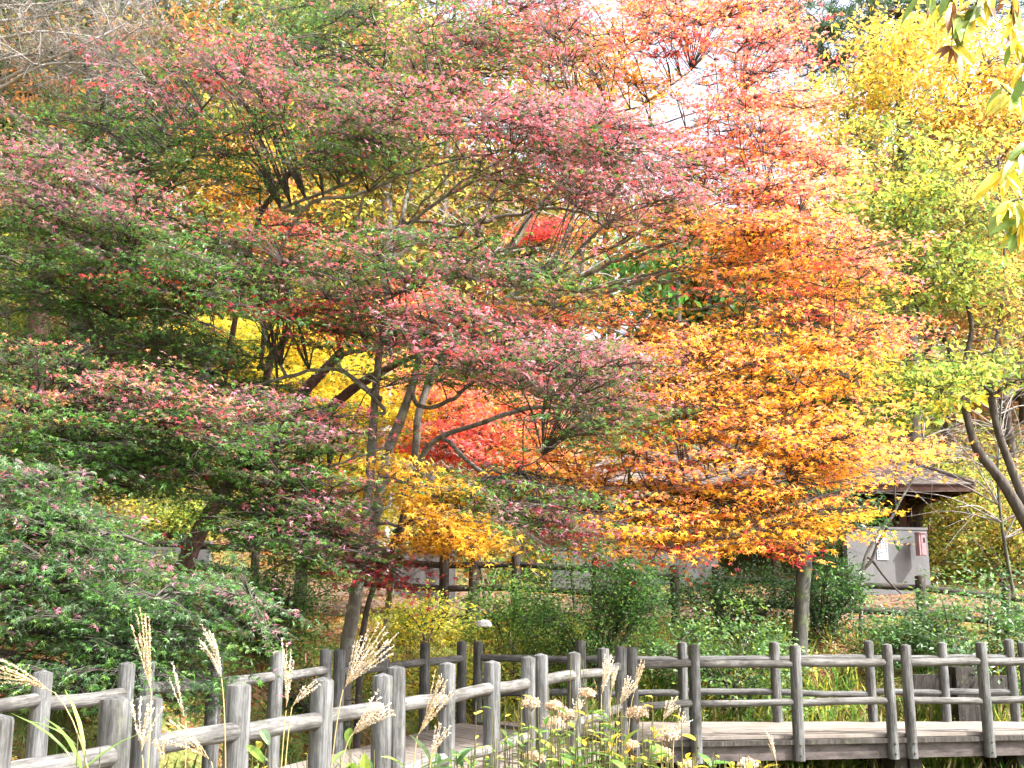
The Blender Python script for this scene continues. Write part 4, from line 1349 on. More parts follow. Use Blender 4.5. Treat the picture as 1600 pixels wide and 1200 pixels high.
# small golden maple just right of the two grey stems
make_tree('maple_tree', 'small golden yellow maple low beside the grey stems, leaves hanging over the brown fence', 'tree',
          trunk=[(566, 1000, 14.9, .04), (590, 900, 14.6, .035), (622, 830, 14.2, .03), (640, 745, 13.8, .02)],
          limbs=[[(614, 850, 14.2, .03), (650, 840, 13.6, .02), (700, 850, 13.2, .012)],
                 [(618, 830, 14.1, .025), (670, 800, 13.5, .018), (720, 800, 13.2, .01)]],
          regions=[R(610, 725, 35, 16, 3, (12.4, 13.6), {'gold': 4, 'yellow': 3, 'yg': 1}, {'gold': 3, 'yg': 2}, -4, .8),
                   R(680, 775, 45, 26, 9, (12.4, 13.6), {'gold': 5, 'yellow': 2}, {'gold': 5, 'brown': 1}, -6, .8),
                   R(700, 825, 45, 24, 18, (12.2, 13.4), {'gold': 5, 'yellow': 3}, {'gold': 5, 'brown': 1}, -14, .8),
                   R(735, 850, 34, 18, 10, (12.2, 13.4), {'gold': 4, 'yellow': 4}, {'gold': 5, 'brown': 1}, -18, .7),
                   R(660, 850, 40, 16, 6, (12.4, 13.6), {'gold': 5, 'orange': 1}, {'gold': 5, 'brown': 1}, -4, .7)],
          bark='darkbark', leafm='leaf', seed=15, size=0.09, pad=(0.5, 0.36, 0.10), per=75, wander=12)

# bright trees behind the gap between the trunks
make_tree('maple_tree', 'lemon yellow tree shining through the gap behind the leaning dark trunks', 'tree',
          trunk=[(470, 900, 22, .12), (480, 740, 22, .1), (500, 600, 22.2, .07), (520, 500, 22.4, .03)],
          limbs=[[(485, 700, 22, .04), (420, 600, 21.8, .03), (360, 530, 21.6, .015)], [(490, 650, 22, .04), (560, 600, 21.8, .03), (610, 560, 21.6, .015)]],
          regions=[R(380, 510, 70, 26, 14, (20.5, 22.5), {'lemon': 6, 'yg': 2}, {'yg': 3, 'lemon': 2}, -6),
                   R(460, 560, 80, 50, 26, (20.5, 22.5), {'lemon': 6, 'yellow': 1}, {'lemon': 4, 'yg': 3}, 0),
                   R(540, 640, 90, 60, 34, (20.5, 22.5), {'lemon': 6, 'yellow': 1}, {'lemon': 4, 'yg': 3}, 0),
                   R(560, 730, 70, 40, 16, (20.5, 22), {'lemon': 5, 'yellow': 2}, {'lemon': 4, 'yg': 3}, 0),
                   R(560, 800, 70, 40, 12, (20.5, 22), {'lemon': 4, 'yg': 3}, {'yg': 4, 'lemon': 2}, 0)],
          bark='darkbark', leafm='leaf', seed=16, size=0.13, pad=(0.8, 0.7, 0.2), per=120, tilt=0.7)
make_tree('maple_tree', 'bright red maple glowing behind the forked grey stems', 'tree',
          trunk=[(740, 930, 22.5, .12), (745, 800, 22.5, .1), (750, 700, 22.5, .08), (770, 560, 22.6, .05), (820, 420, 22.8, .03), (850, 350, 22.8, .02)],
          limbs=[[(750, 720, 22.4, .04), (680, 640, 22, .03), (630, 590, 21.8, .015)], [(750, 700, 22.4, .04), (830, 650, 22, .02)]],
          regions=[R(700, 590, 80, 44, 17, (20.5, 22.5), {'red': 1.5, 'coral': 5, 'pink': 3, 'orange': 1.5}, {'coral': 3, 'orange': 2, 'yellow': 1}, -8),
                   R(760, 650, 90, 44, 22, (20.5, 22.5), {'red': 1.5, 'coral': 5, 'pink': 3, 'orange': 1.5}, {'coral': 3, 'orange': 2, 'yellow': 1}, -10),
                   R(690, 690, 60, 40, 14, (20.5, 22), {'pink': 3, 'red': 4, 'coral': 3}, {'red': 3, 'coral': 2}, -8),
                   R(810, 715, 60, 40, 14, (20.5, 22), {'coral': 4, 'orange': 4}, {'orange': 4, 'red': 2}, -10),
                   R(855, 350, 34, 26, 8, (21.5, 23), {'red': 6}, {'red': 4, 'crim': 2}, 0, .7),
                   R(620, 480, 40, 26, 7, (21.5, 23), {'red': 5, 'coral': 2}, {'red': 4, 'orange': 2}, 0, .7),
                   R(460, 370, 60, 34, 10, (21.5, 23), {'red': 4, 'coral': 4, 'orange': 1}, {'red': 4, 'orange': 2}, 0, .8)],
          bark='darkbark', leafm='leaf', seed=17, size=0.12, pad=(0.8, 0.6, 0.18), per=120)

# ------------------------------------------------------------------ the yellow green oaks at right
make_tree('oak_tree', 'yellow green oak at right with a dark curved trunk leaning left over the shelter', 'tree',
          trunk=[(1640, 900, 20, .2), (1610, 830, 20, .19), (1567, 755, 20, .16), (1526, 700, 20, .13), (1507, 636, 20, .11), (1498, 605, 20, .10), (1487, 557, 20, .09), (1476, 532, 20, .08), (1441, 499, 19.8, .06), (1420, 440, 19.6, .04)],
          extra_trunks=[[(1625, 850, 20.6, .15), (1589, 755, 20.6, .14), (1559, 672, 20.6, .12), (1548, 609, 20.7, .11), (1549, 567, 20.7, .085), (1562, 501, 20.8, .06), (1570, 400, 21, .05), (1560, 280, 21.2, .03)],
                        [(1500, 600, 20, .09), (1512, 548, 20, .085), (1518, 512, 20, .08), (1512, 477, 20, .07), (1500, 420, 20, .05), (1466, 340, 20, .04), (1460, 290, 20, .03)]],
          limbs=[[(1550, 615, 20.6, .06), (1520, 588, 20.4, .055), (1508, 578, 20.3, .04)], [(1560, 610, 20.6, .05), (1592, 592, 20.4, .035), (1640, 560, 20.2, .015)],
                 [(1478, 530, 19.9, .05), (1455, 515, 19.7, .045), (1425, 518, 19.5, .03), (1380, 530, 19.3, .012)],
                 [(1505, 545, 20, .03), (1480, 520, 19.9, .02), (1450, 540, 19.6, .02), (1410, 565, 19.4, .012)],
                 [(1466, 340, 20, .035), (1440, 300, 19.9, .03), (1405, 283, 19.8, .03), (1380, 290, 19.7, .015)],
                 [(1420, 350, 19.8, .03), (1410, 320, 19.8, .022), (1400, 270, 19.8, .012)],
                 [(1500, 610, 20, .03), (1440, 640, 19.6, .02), (1390, 655, 19.4, .012)]],
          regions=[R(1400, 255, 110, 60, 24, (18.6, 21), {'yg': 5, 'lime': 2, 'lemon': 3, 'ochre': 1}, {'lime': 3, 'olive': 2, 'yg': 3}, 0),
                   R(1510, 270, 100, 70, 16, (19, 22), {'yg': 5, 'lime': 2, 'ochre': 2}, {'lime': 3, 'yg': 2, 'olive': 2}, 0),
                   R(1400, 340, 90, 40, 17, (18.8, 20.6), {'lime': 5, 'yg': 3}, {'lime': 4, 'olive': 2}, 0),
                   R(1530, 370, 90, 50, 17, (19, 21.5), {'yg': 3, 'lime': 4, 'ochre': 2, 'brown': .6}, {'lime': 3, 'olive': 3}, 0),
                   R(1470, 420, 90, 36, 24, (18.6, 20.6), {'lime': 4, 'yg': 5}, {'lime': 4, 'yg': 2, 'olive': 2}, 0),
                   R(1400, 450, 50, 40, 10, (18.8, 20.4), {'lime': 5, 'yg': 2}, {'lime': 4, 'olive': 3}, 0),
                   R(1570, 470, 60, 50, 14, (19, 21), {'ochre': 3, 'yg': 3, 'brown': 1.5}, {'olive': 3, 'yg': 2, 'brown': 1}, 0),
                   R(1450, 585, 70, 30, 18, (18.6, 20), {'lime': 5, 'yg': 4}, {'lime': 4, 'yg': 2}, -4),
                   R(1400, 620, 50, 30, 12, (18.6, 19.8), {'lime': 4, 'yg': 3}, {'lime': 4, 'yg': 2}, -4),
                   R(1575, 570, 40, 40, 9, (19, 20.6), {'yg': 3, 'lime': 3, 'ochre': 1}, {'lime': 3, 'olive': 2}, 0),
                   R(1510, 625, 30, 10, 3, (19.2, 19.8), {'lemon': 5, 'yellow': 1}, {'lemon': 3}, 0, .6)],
          bark='darkbark', leafm='leaf', kind='oval', seed=21, slim=.6, size=0.125, pad=(0.7, 0.6, 0.2), per=80, spread_y=1.25, wander=15, tilt=0.75)
make_tree('oak_tree', 'tall golden yellow oak behind at upper right, above the green oak', 'tree',
          trunk=[(1430, 880, 30, .25), (1425, 600, 30, .2), (1415, 350, 30, .15), (1405, 150, 30, .09), (1410, 40, 30, .04)],
          limbs=[[(1415, 320, 30, .08), (1350, 230, 29.5, .05), (1310, 150, 29, .02)], [(1410, 250, 30, .08), (1480, 180, 29.5, .05), (1540, 100, 29, .02)], [(1420, 380, 30, .08), (1520, 300, 29.5, .05), (1600, 200, 29, .02)]],
          regions=[R(1400, 80, 70, 60, 26, (28, 31), {'yellow': 3, 'lemon': 3, 'ochre': 3}, {'ochre': 3, 'yg': 3}, 0),
                   R(1320, 190, 55, 80, 26, (28, 31), {'ochre': 3, 'lemon': 3, 'yg': 3}, {'yg': 4, 'ochre': 2}, 0),
                   R(1490, 120, 110, 80, 44, (28, 31), {'yellow': 3, 'ochre': 4, 'lemon': 3}, {'ochre': 4, 'yg': 3}, 0),
                   R(1580, 150, 60, 110, 28, (28, 31), {'ochre': 4, 'yellow': 3, 'brown': .6}, {'ochre': 4, 'yg': 2}, 0),
                   R(1350, 290, 80, 70, 28, (28, 31), {'yg': 4, 'lemon': 3, 'lime': 2}, {'yg': 3, 'lime': 3}, 0),
                   R(1540, 210, 80, 40, 16, (28, 31), {'ochre': 4, 'brown': 2, 'yellow': 1}, {'ochre': 2, 'brown': 2}, 0),
                   R(1400, 400, 120, 60, 26, (28, 31), {'yg': 4, 'lime': 3, 'ochre': 1}, {'lime': 3, 'olive': 3}, 0)],
          bark='darkbark', leafm='leaf', kind='oval', seed=22, size=0.165, pad=(1.0, 0.9, 0.3), per=130, spread_y=1.15, wander=15, tilt=0.8)
make_tree('oak_tree', 'rust and ochre leaved oak at the right border, behind the yellow green oak', 'tree',
          trunk=[(1690, 850, 27, .16), (1670, 600, 27, .13), (1620, 420, 27, .08), (1575, 300, 27, .04)],
          limbs=[[(1575, 480, 27, .05), (1510, 420, 26.5, .02)], [(1580, 560, 27, .05), (1640, 480, 26.5, .02)]],
          regions=[R(1560, 330, 80, 50, 18, (25.5, 28), {'ochre': 4, 'brown': 3, 'yg': 1}, {'olive': 3, 'brown': 2}, 0),
                   R(1500, 440, 110, 60, 22, (25.5, 28), {'ochre': 3, 'brown': 2, 'olive': 3}, {'olive': 4, 'brown': 2}, 0),
                   R(1580, 540, 60, 60, 12, (25.5, 28), {'olive': 3, 'ochre': 3}, {'olive': 4, 'brown': 1}, 0)],
          bark='darkbark', leafm='leaf', kind='oval', seed=23, size=0.15, pad=(1.0, 0.9, 0.3), per=130, tilt=0.8)

# ------------------------------------------------------------------ trees behind at left and top
make_tree('oak_tree', 'rusty brown oak with dark trunks behind the bare grey twigs at upper left', 'tree',
          trunk=[(120, 800, 24, .3), (125, 500, 24, .26), (135, 250, 24, .2), (150, 60, 24, .14), (160, -80, 24, .08)],
          extra_trunks=[[(155, 420, 23.6, .2), (165, 220, 23.5, .17), (180, 0, 23.4, .12)]],
          limbs=[[(130, 330, 24, .1), (60, 220, 23.5, .06), (0, 170, 23, .02)], [(135, 300, 24, .1), (220, 170, 23.5, .06), (290, 70, 23, .02)], [(140, 360, 24, .09), (300, 280, 23.5, .05), (390, 260, 23, .02)]],
          regions=[R(60, 190, 110, 60, 18, (21.5, 25), {'brown': 8, 'dgreen': 1}, {'brown': 5, 'olive': 1, 'dgreen': 2}, 0),  # darker brown mix puts the deep background shade into the leaf colour
                   R(250, 60, 80, 70, 22, (21.5, 25), {'brown': 5, 'ochre': 1, 'olive': 2}, {'olive': 3, 'brown': 3}, 0),
                   R(60, 60, 120, 70, 14, (22, 26), {'olive': 4, 'brown': 4, 'dgreen': 2}, {'olive': 4, 'brown': 3}, 0),
                   R(380, 270, 70, 50, 16, (21.5, 24), {'ochre': 4, 'gold': 4, 'brown': 2}, {'gold': 3, 'brown': 2}, 0),
                   R(300, 330, 90, 50, 16, (21.5, 24), {'gold': 3, 'brown': 3, 'olive': 3}, {'brown': 2, 'olive': 3}, 0),
                   R(100, 280, 110, 60, 16, (22, 25), {'brown': 3, 'olive': 4}, {'olive': 4, 'brown': 2}, 0)],
          bark='darkbark', leafm='leaf', kind='oval', seed=24, size=0.16, pad=(1.0, 0.9, 0.3), per=95, tilt=0.8)
make_tree('oak_tree', 'olive yellow tree behind the top of the central maple', 'tree',
          trunk=[(600, 700, 28, .2), (605, 400, 28, .16), (600, 150, 28, .1), (590, -20, 28, .05)],
          limbs=[[(600, 300, 28, .08), (520, 180, 27.5, .05), (450, 80, 27, .02)], [(602, 260, 28, .08), (690, 150, 27.5, .05), (760, 60, 27, .02)], [(604, 420, 28, .07), (700, 340, 27.5, .04), (800, 300, 27, .02)]],
          regions=[R(600, 90, 90, 110, 48, (26, 30), {'yg': 2, 'lemon': .6, 'olive': 6, 'lime': 1}, {'olive': 4, 'yg': 3}, 0),
                   R(430, 60, 90, 80, 30, (26, 30), {'olive': 6, 'dgreen': 3, 'yg': .5}, {'olive': 4, 'dgreen': 1}, 0),
                   R(730, 70, 90, 100, 30, (26, 30), {'olive': 5, 'yg': 2, 'ochre': 1}, {'olive': 4, 'yg': 3}, 0),
                   R(560, 270, 110, 70, 24, (26, 30), {'yg': 1.5, 'olive': 5, 'gold': 1.5, 'brown': 1.5}, {'olive': 5, 'brown': 2}, 0),
                   R(740, 300, 110, 60, 20, (26, 30), {'yg': 1.5, 'ochre': 1.5, 'olive': 5, 'brown': 1}, {'olive': 5, 'brown': 1.5}, 0),
                   R(900, 130, 80, 120, 22, (26, 30), {'ochre': 3, 'yg': 3, 'orange': 2}, {'ochre': 3, 'olive': 2}, 0)],
          bark='twig', leafm='leaf', kind='oval', seed=25, size=0.16, pad=(1.1, 1.0, 0.35), per=140, tilt=0.8)


def pine(label, px, D, ytop, ybase_frac, pads, seed, mix):
    rng = np.random.default_rng(seed)
    b = GP(px, D)
    top = P(px, ytop, D)
    root = empty('pine_tree', b)
    tag(root, label, 'tree')
    mb = MB()
    mb.tube(crom([b - np.array([0, 0, .3]), b * 0.5 + top * 0.5 + np.array([0.2, 0, 0]), top], 8), np.linspace(0.34, 0.12, 17), 9, rough=0.05)
    adopt(mb.build('trunk', 'redbark'), root)
    cm = MB()
    for (x, y, d, w, h, n) in pads:
        c = P(x, y, D + d)
        t = np.clip((c[2] - b[2]) / (top[2] - b[2]) - 0.05, 0.1, 1)
        fp = b + (top - b) * t
        cm.tube(crom([fp, (fp + c) / 2 + np.array([0, 0, 0.2]), c], 5), np.linspace(0.09, 0.03, 11), 5, 1, cap=False)
        k = n // 26
        tc = c + rng.normal(0, 1, (k, 3)) * np.array([w / 2, w / 2, h / 2])
        for q in tc:
            cm.tube([c, (c + q) / 2 + np.array([0, 0, .1]), q], [0.02, 0.012, 0.006], 3, 1, cap=False)
        kk = rng.integers(0, k, n)
        pos = tc[kk]
        hd = rng.normal(0, 1, (n, 3)) + np.array([0, 0, 0.7])
        nr = rng.normal(0, 1, (n, 3))
        cm.leaves(pos, nr, hd, rng.uniform(0.25, 0.42, n), pick(mix, n, rng), 'blade')
    adopt(cm.build('crown', ['gloss', 'darkbark']), root)


pine('dark green pine rising behind the sky gap at upper right', 1362, 40, -120, 0.4,
     [(1290, 45, -1, 3.2, 1.3, 2600), (1300, 100, 0, 3.0, 1.2, 2600), (1260, 60, 1, 2.2, 1.0, 1600), (1400, 20, 1, 4, 1.6, 3000), (1470, 10, 2, 4, 1.6, 2400), (1340, -30, 0, 4, 1.5, 2400), (1540, 20, 2, 3.5, 1.5, 1800), (1420, 180, 1, 2.2, 1.2, 1200)], 31, {'dgreen': 6, 'bgreen': 1})
pine('dark conifer in shadow behind the rusty oak at far left', 40, 30, -200, 0.4,
     [(30, 140, 0, 3, 1.6, 5000), (90, 90, -1, 3, 1.6, 5000), (0, 230, 0, 3, 1.7, 5000), (130, 200, 0, 3, 1.6, 5000), (60, 310, 0, 3, 1.5, 4000), (210, 130, 1, 3, 1.7, 4500), (20, 20, 0, 3, 1.5, 4000), (150, 40, 1, 3, 1.5, 4000), (260, 30, 1, 3, 1.5, 2500), (180, 260, 1, 3, 1.5, 3500)], 32, {'dgreen': 6})


def bare_tree():
    rng = np.random.default_rng(41)
    D = 17.5
    base = GP(-330, D)
    root = empty('bare_tree', base)
    tag(root, 'bare pale grey tree reaching in at the upper left corner, leafless twigs', 'tree')
    tk = crom([base - np.array([0, 0, .3]), P(-300, 600, D), P(-240, 300, D), P(-200, 150, D), P(-160, 0, D)], 6)
    mb = MB()
    mb.tube(tk, np.linspace(0.2, 0.06, len(tk)), 8, rough=0.05)
    adopt(mb.build('trunk', 'twig'), root)
    br = [[(-240, 300), (-100, 190), (0, 128), (60, 100), (130, 70), (200, 35), (265, 5)],
          [(-240, 300), (-90, 170), (0, 138), (40, 115), (80, 100), (140, 100), (220, 108), (300, 118)],
          [(-200, 160), (-60, 60), (0, 60), (60, 50), (130, 55), (180, 65)],
          [(-230, 250), (-70, 120), (0, 95), (60, 85), (120, 110), (200, 130)],
          [(-200, 160), (-80, 20), (0, 10), (80, 5), (150, -10)],
          [(-180, 60), (-60, 40), (30, 30), (100, 20), (200, -5)]]
    tips = MB()
    for k, b in enumerate(br):
        pts = crom([P(x, y, D - 0.4 * i + 0.3 * rng.normal()) for i, (x, y) in enumerate(b)], 5)
        lm = MB()
        lm.tube(pts, np.linspace(0.045, 0.006, len(pts)), 5, rough=0.05)
        adopt(lm.build('limb', 'twig'), root)

        def sub(p, d, L, r, dep):
            n = 4
            q = [p]
            for i in range(n):
                d = d + rng.normal(0, 0.16, 3) + np.array([0.02, 0, 0.02])
                d = d / np.linalg.norm(d)
                q.append(q[-1] + d * L / n)
            tips.tube(q, np.linspace(r, r * 0.4, n + 1), 3, cap=False)
            if dep > 0:
                for _ in range(6):
                    j = rng.integers(1, n + 1)
                    d2 = d + rng.normal(0, 0.5, 3)
                    sub(q[j], d2 / np.linalg.norm(d2), L * rng.uniform(0.4, 0.7), r * 0.5, dep - 1)
        for i in range(6, len(pts)):
            d = pts[min(i + 1, len(pts) - 1)] - pts[i - 1]
            d = d / np.linalg.norm(d) + rng.normal(0, 0.45, 3)
            sub(pts[i], d / np.linalg.norm(d), rng.uniform(0.5, 1.1), 0.010, 2)
    adopt(tips.build('crown', 'twig'), root)


bare_tree()


def bare_sapling():
    root = empty('bare_sapling', P(1345, 1015, 20.6))
    tag(root, 'leaning bare sapling with kinked stem in front of the concrete wall', 'sapling')
    D = 20.6

    def br(ps, r0, r1, nm):
        pts = crom([P(x, y, D) for x, y in ps], 5)
        mb = MB()
        mb.tube(pts, np.linspace(r0, r1, len(pts)), 7, rough=0.05)
        adopt(mb.build(nm, 'bark' if nm == 'trunk' else 'darkbark'), root)
    br([(1345, 1040), (1345, 960), (1349, 885), (1362, 850), (1378, 825), (1395, 806), (1402, 790), (1418, 763), (1436, 730), (1450, 705), (1455, 690)], .04, .014, 'trunk')
    br([(1342, 895), (1360, 878), (1372, 850), (1384, 828), (1392, 812)], .035, .02, 'branch')
    br([(1352, 870), (1362, 875), (1385, 905), (1408, 928)], .03, .014, 'branch')
    br([(1400, 795), (1398, 760), (1400, 720), (1390, 690), (1382, 662)], .02, .008, 'branch')
    br([(1436, 732), (1415, 742), (1390, 740)], .012, .005, 'branch')
    br([(1440, 735), (1460, 728), (1456, 722)], .01, .004, 'branch')


bare_sapling()


def dead_twigs():
    """thin grey branches of the brushwood between shelter and oak"""
    rng = np.random.default_rng(77)
    for k, (x, D, lab) in enumerate([(1590, 23.5, 'thin leafless brushwood tree with pale twigs beside the right-hand oak trunk'), (1450, 33.0, 'thin grey leafless tree behind the shelter roof'),
                                     (900, 24.0, 'thin grey leafless tree behind the fanning orange branches'), (760, 24.5, 'leafless grey sapling in the gap above the red maple')]):
        b = GP(x, D)
        root = empty('bare_tree', b)
        tag(root, lab, 'tree')
        H = {0: 5.2, 1: 7.0, 2: 8.5, 3: 8.0}[k]
        top = b + np.array([rng.normal(0, 0.4), 0, H])
        tk = crom([b - np.array([0, 0, .2]), b + np.array([rng.normal(0, .3), 0, H * 0.5]), top], 8)
        mb = MB()
        mb.tube(tk, np.linspace(0.045, 0.014, len(tk)), 6, rough=0.05)
        adopt(mb.build('trunk', 'oakbark'), root)
        cm = MB()
        for i in range(5, len(tk)):
            for _ in range(4):
                d = np.array([rng.normal(0, 1), rng.normal(0, 0.6), rng.uniform(0.0, 0.7)])
                d /= np.linalg.norm(d)
                L = rng.uniform(0.9, 2.2)
                m_ = tk[i] + d * L * 0.5 + np.array([0, 0, .15])
                e = tk[i] + d * L + np.array([0, 0, -.05])
                cm.tube(crom([tk[i], m_, e], 4), np.linspace(0.02, 0.005, 9), 4, cap=False)
                for _ in range(4):
                    s = tk[i] + (e - tk[i]) * rng.uniform(0.3, 1)
                    q = s + (d + rng.normal(0, 0.7, 3)) * L * 0.35
                    cm.tube([s, (s + q) / 2 + rng.normal(0, .03, 3), q], [0.007, 0.005, 0.003], 3, cap=False)
        adopt(cm.build('crown', 'twig'), root)


dead_twigs()

# slender tree at right of centre
make_tree('evergreen_tree', 'slender grey trunked evergreen tree standing right of the round shrubs', 'tree',
          trunk=[(1250, 1010, 19, .13), (1254, 930, 19, .125), (1258, 870, 19, .12), (1258, 835, 19, .11), (1250, 780, 19, .09), (1245, 700, 19, .06), (1240, 600, 19, .03)],
          extra_trunks=[[(1260, 870, 19, .08), (1272, 840, 19, .07), (1290, 815, 18.9, .05), (1310, 770, 18.8, .02)]],
          limbs=[[(1245, 760, 19, .04), (1200, 700, 18.8, .02)]],
          regions=[R(1240, 770, 70, 30, 10, (18, 20), {'dgreen': 5, 'green': 3}), R(1310, 800, 40, 30, 7, (18, 20), {'dgreen': 5, 'green': 3}), R(1230, 680, 70, 50, 12, (18, 20), {'dgreen': 5, 'green': 3})],
          bark='oakbark', leafm='gloss', kind='oval', seed=51, size=0.1, pad=(0.7, 0.6, 0.22), per=120, tilt=0.8)

# ------------------------------------------------------------------ shrubs
make_shrub('big round dark green shrub at the bend of the far railing, with fine twigs', 925, 18.6, 2.7, 2.75, 18000, {'green': 3, 'dgreen': 6, 'lime': .5}, 0.055, 'oval', 'leaf', 101, 16)
make_shrub('pale green shrub right of the big round dark shrub, arching over dry stems', 1140, 18.2, 2.3, 1.95, 5600, {'lime': 3, 'bgreen': 5, 'green': 3}, 0.075, 'oval', 'gloss', 102, 10, tuft=.11)
make_shrub('dense dark evergreen shrub left of the slender grey trunk', 1165, 20.6, 2.3, 1.45, 6500, {'dgreen': 6, 'green': 3, 'bgreen': 1}, 0.07, 'oval', 'gloss', 103, 10)
make_shrub('dense dark evergreen shrub right of the slender grey trunk', 1295, 20.2, 1.5, 1.75, 5500, {'dgreen': 6, 'green': 3, 'bgreen': 1}, 0.07, 'oval', 'gloss', 104, 10)
make_shrub('airy pale green shrub in front of the fence at the right border', 1525, 18.9, 2.7, 2.1, 6000, {'bgreen': 6, 'lime': 1.5, 'green': 2}, 0.085, 'oval', 'gloss', 105, 9, tuft=.12)
make_shrub('low pale green shrub in front of the concrete wall', 1400, 19.2, 1.7, 1.15, 2200, {'bgreen': 5, 'green': 3}, 0.075, 'oval', 'gloss', 106, 8, tuft=.1)
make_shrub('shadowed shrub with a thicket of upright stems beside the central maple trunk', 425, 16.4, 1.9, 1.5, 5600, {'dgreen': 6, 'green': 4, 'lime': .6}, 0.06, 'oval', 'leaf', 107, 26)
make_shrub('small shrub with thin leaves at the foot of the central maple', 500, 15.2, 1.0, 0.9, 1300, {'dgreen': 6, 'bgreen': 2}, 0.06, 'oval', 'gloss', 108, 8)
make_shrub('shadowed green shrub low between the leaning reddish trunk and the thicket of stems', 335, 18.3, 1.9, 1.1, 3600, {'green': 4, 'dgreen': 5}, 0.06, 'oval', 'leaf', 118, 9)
make_shrub('loose mid green shrub left of the big round shrub, close before the brown fence', 800, 20.0, 1.9, 1.25, 4200, {'green': 5, 'lime': 3, 'dgreen': 2}, 0.065, 'oval', 'leaf', 119, 10)
make_shrub('bright lemon yellow shrub below the crimson maple tips', 665, 19.5, 1.3, .9, 1500, {'lemon': 3, 'yg': 4, 'lime': 3}, 0.08, 'oval', 'leaf', 109, 8)
make_shrub('yellow green low shrub on the bank left of the big round shrub', 735, 18.0, 2.2, 0.7, 2600, {'yg': 4, 'lime': 4, 'lemon': 2}, 0.075, 'oval', 'leaf', 110, 8)
make_shrub('sparse dry shrub with dark leaves left of the big round shrub', 815, 18.0, 1.3, 1.25, 700, {'dgreen': 4, 'olive': 3, 'brown': 1}, 0.06, 'oval', 'leaf', 111, 9)
make_shrub('golden green hedge shrub behind the concrete wall', 1470, 31.5, 4.2, 3.3, 7000, {'yg': 3, 'lime': 4, 'ochre': 2, 'olive': 3}, 0.15, 'oval', 'leaf', 112, 9, tuft=.25)
make_shrub('olive hedge shrub with yellow leaves at the right border, above the pale green shrub', 1590, 29, 4.6, 3.4, 7000, {'olive': 3, 'yg': 3, 'ochre': 2, 'brown': .6, 'lime': 2}, 0.15, 'oval', 'leaf', 113, 9, tuft=.25)
make_shrub('dark green hedge shrub seen under the shelter roof', 1345, 32.0, 3.0, 2.6, 4500, {'green': 4, 'lime': 3, 'yg': 2}, 0.14, 'oval', 'leaf', 114, 9, tuft=.22)
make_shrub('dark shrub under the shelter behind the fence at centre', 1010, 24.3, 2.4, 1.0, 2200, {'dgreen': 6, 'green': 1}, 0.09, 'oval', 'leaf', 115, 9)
make_shrub('green undergrowth shrub beside the leaning reddish trunk', 215, 19.5, 2.2, 1.0, 2400, {'green': 4, 'lime': 2, 'olive': 2}, 0.07, 'oval', 'leaf', 116, 9)
make_shrub('yellow green bush on the slope behind the left fence', 255, 27.5, 2.6, 1.2, 2400, {'yg': 3, 'lime': 3, 'olive': 2}, 0.12, 'oval', 'leaf', 117, 9, tuft=.2)


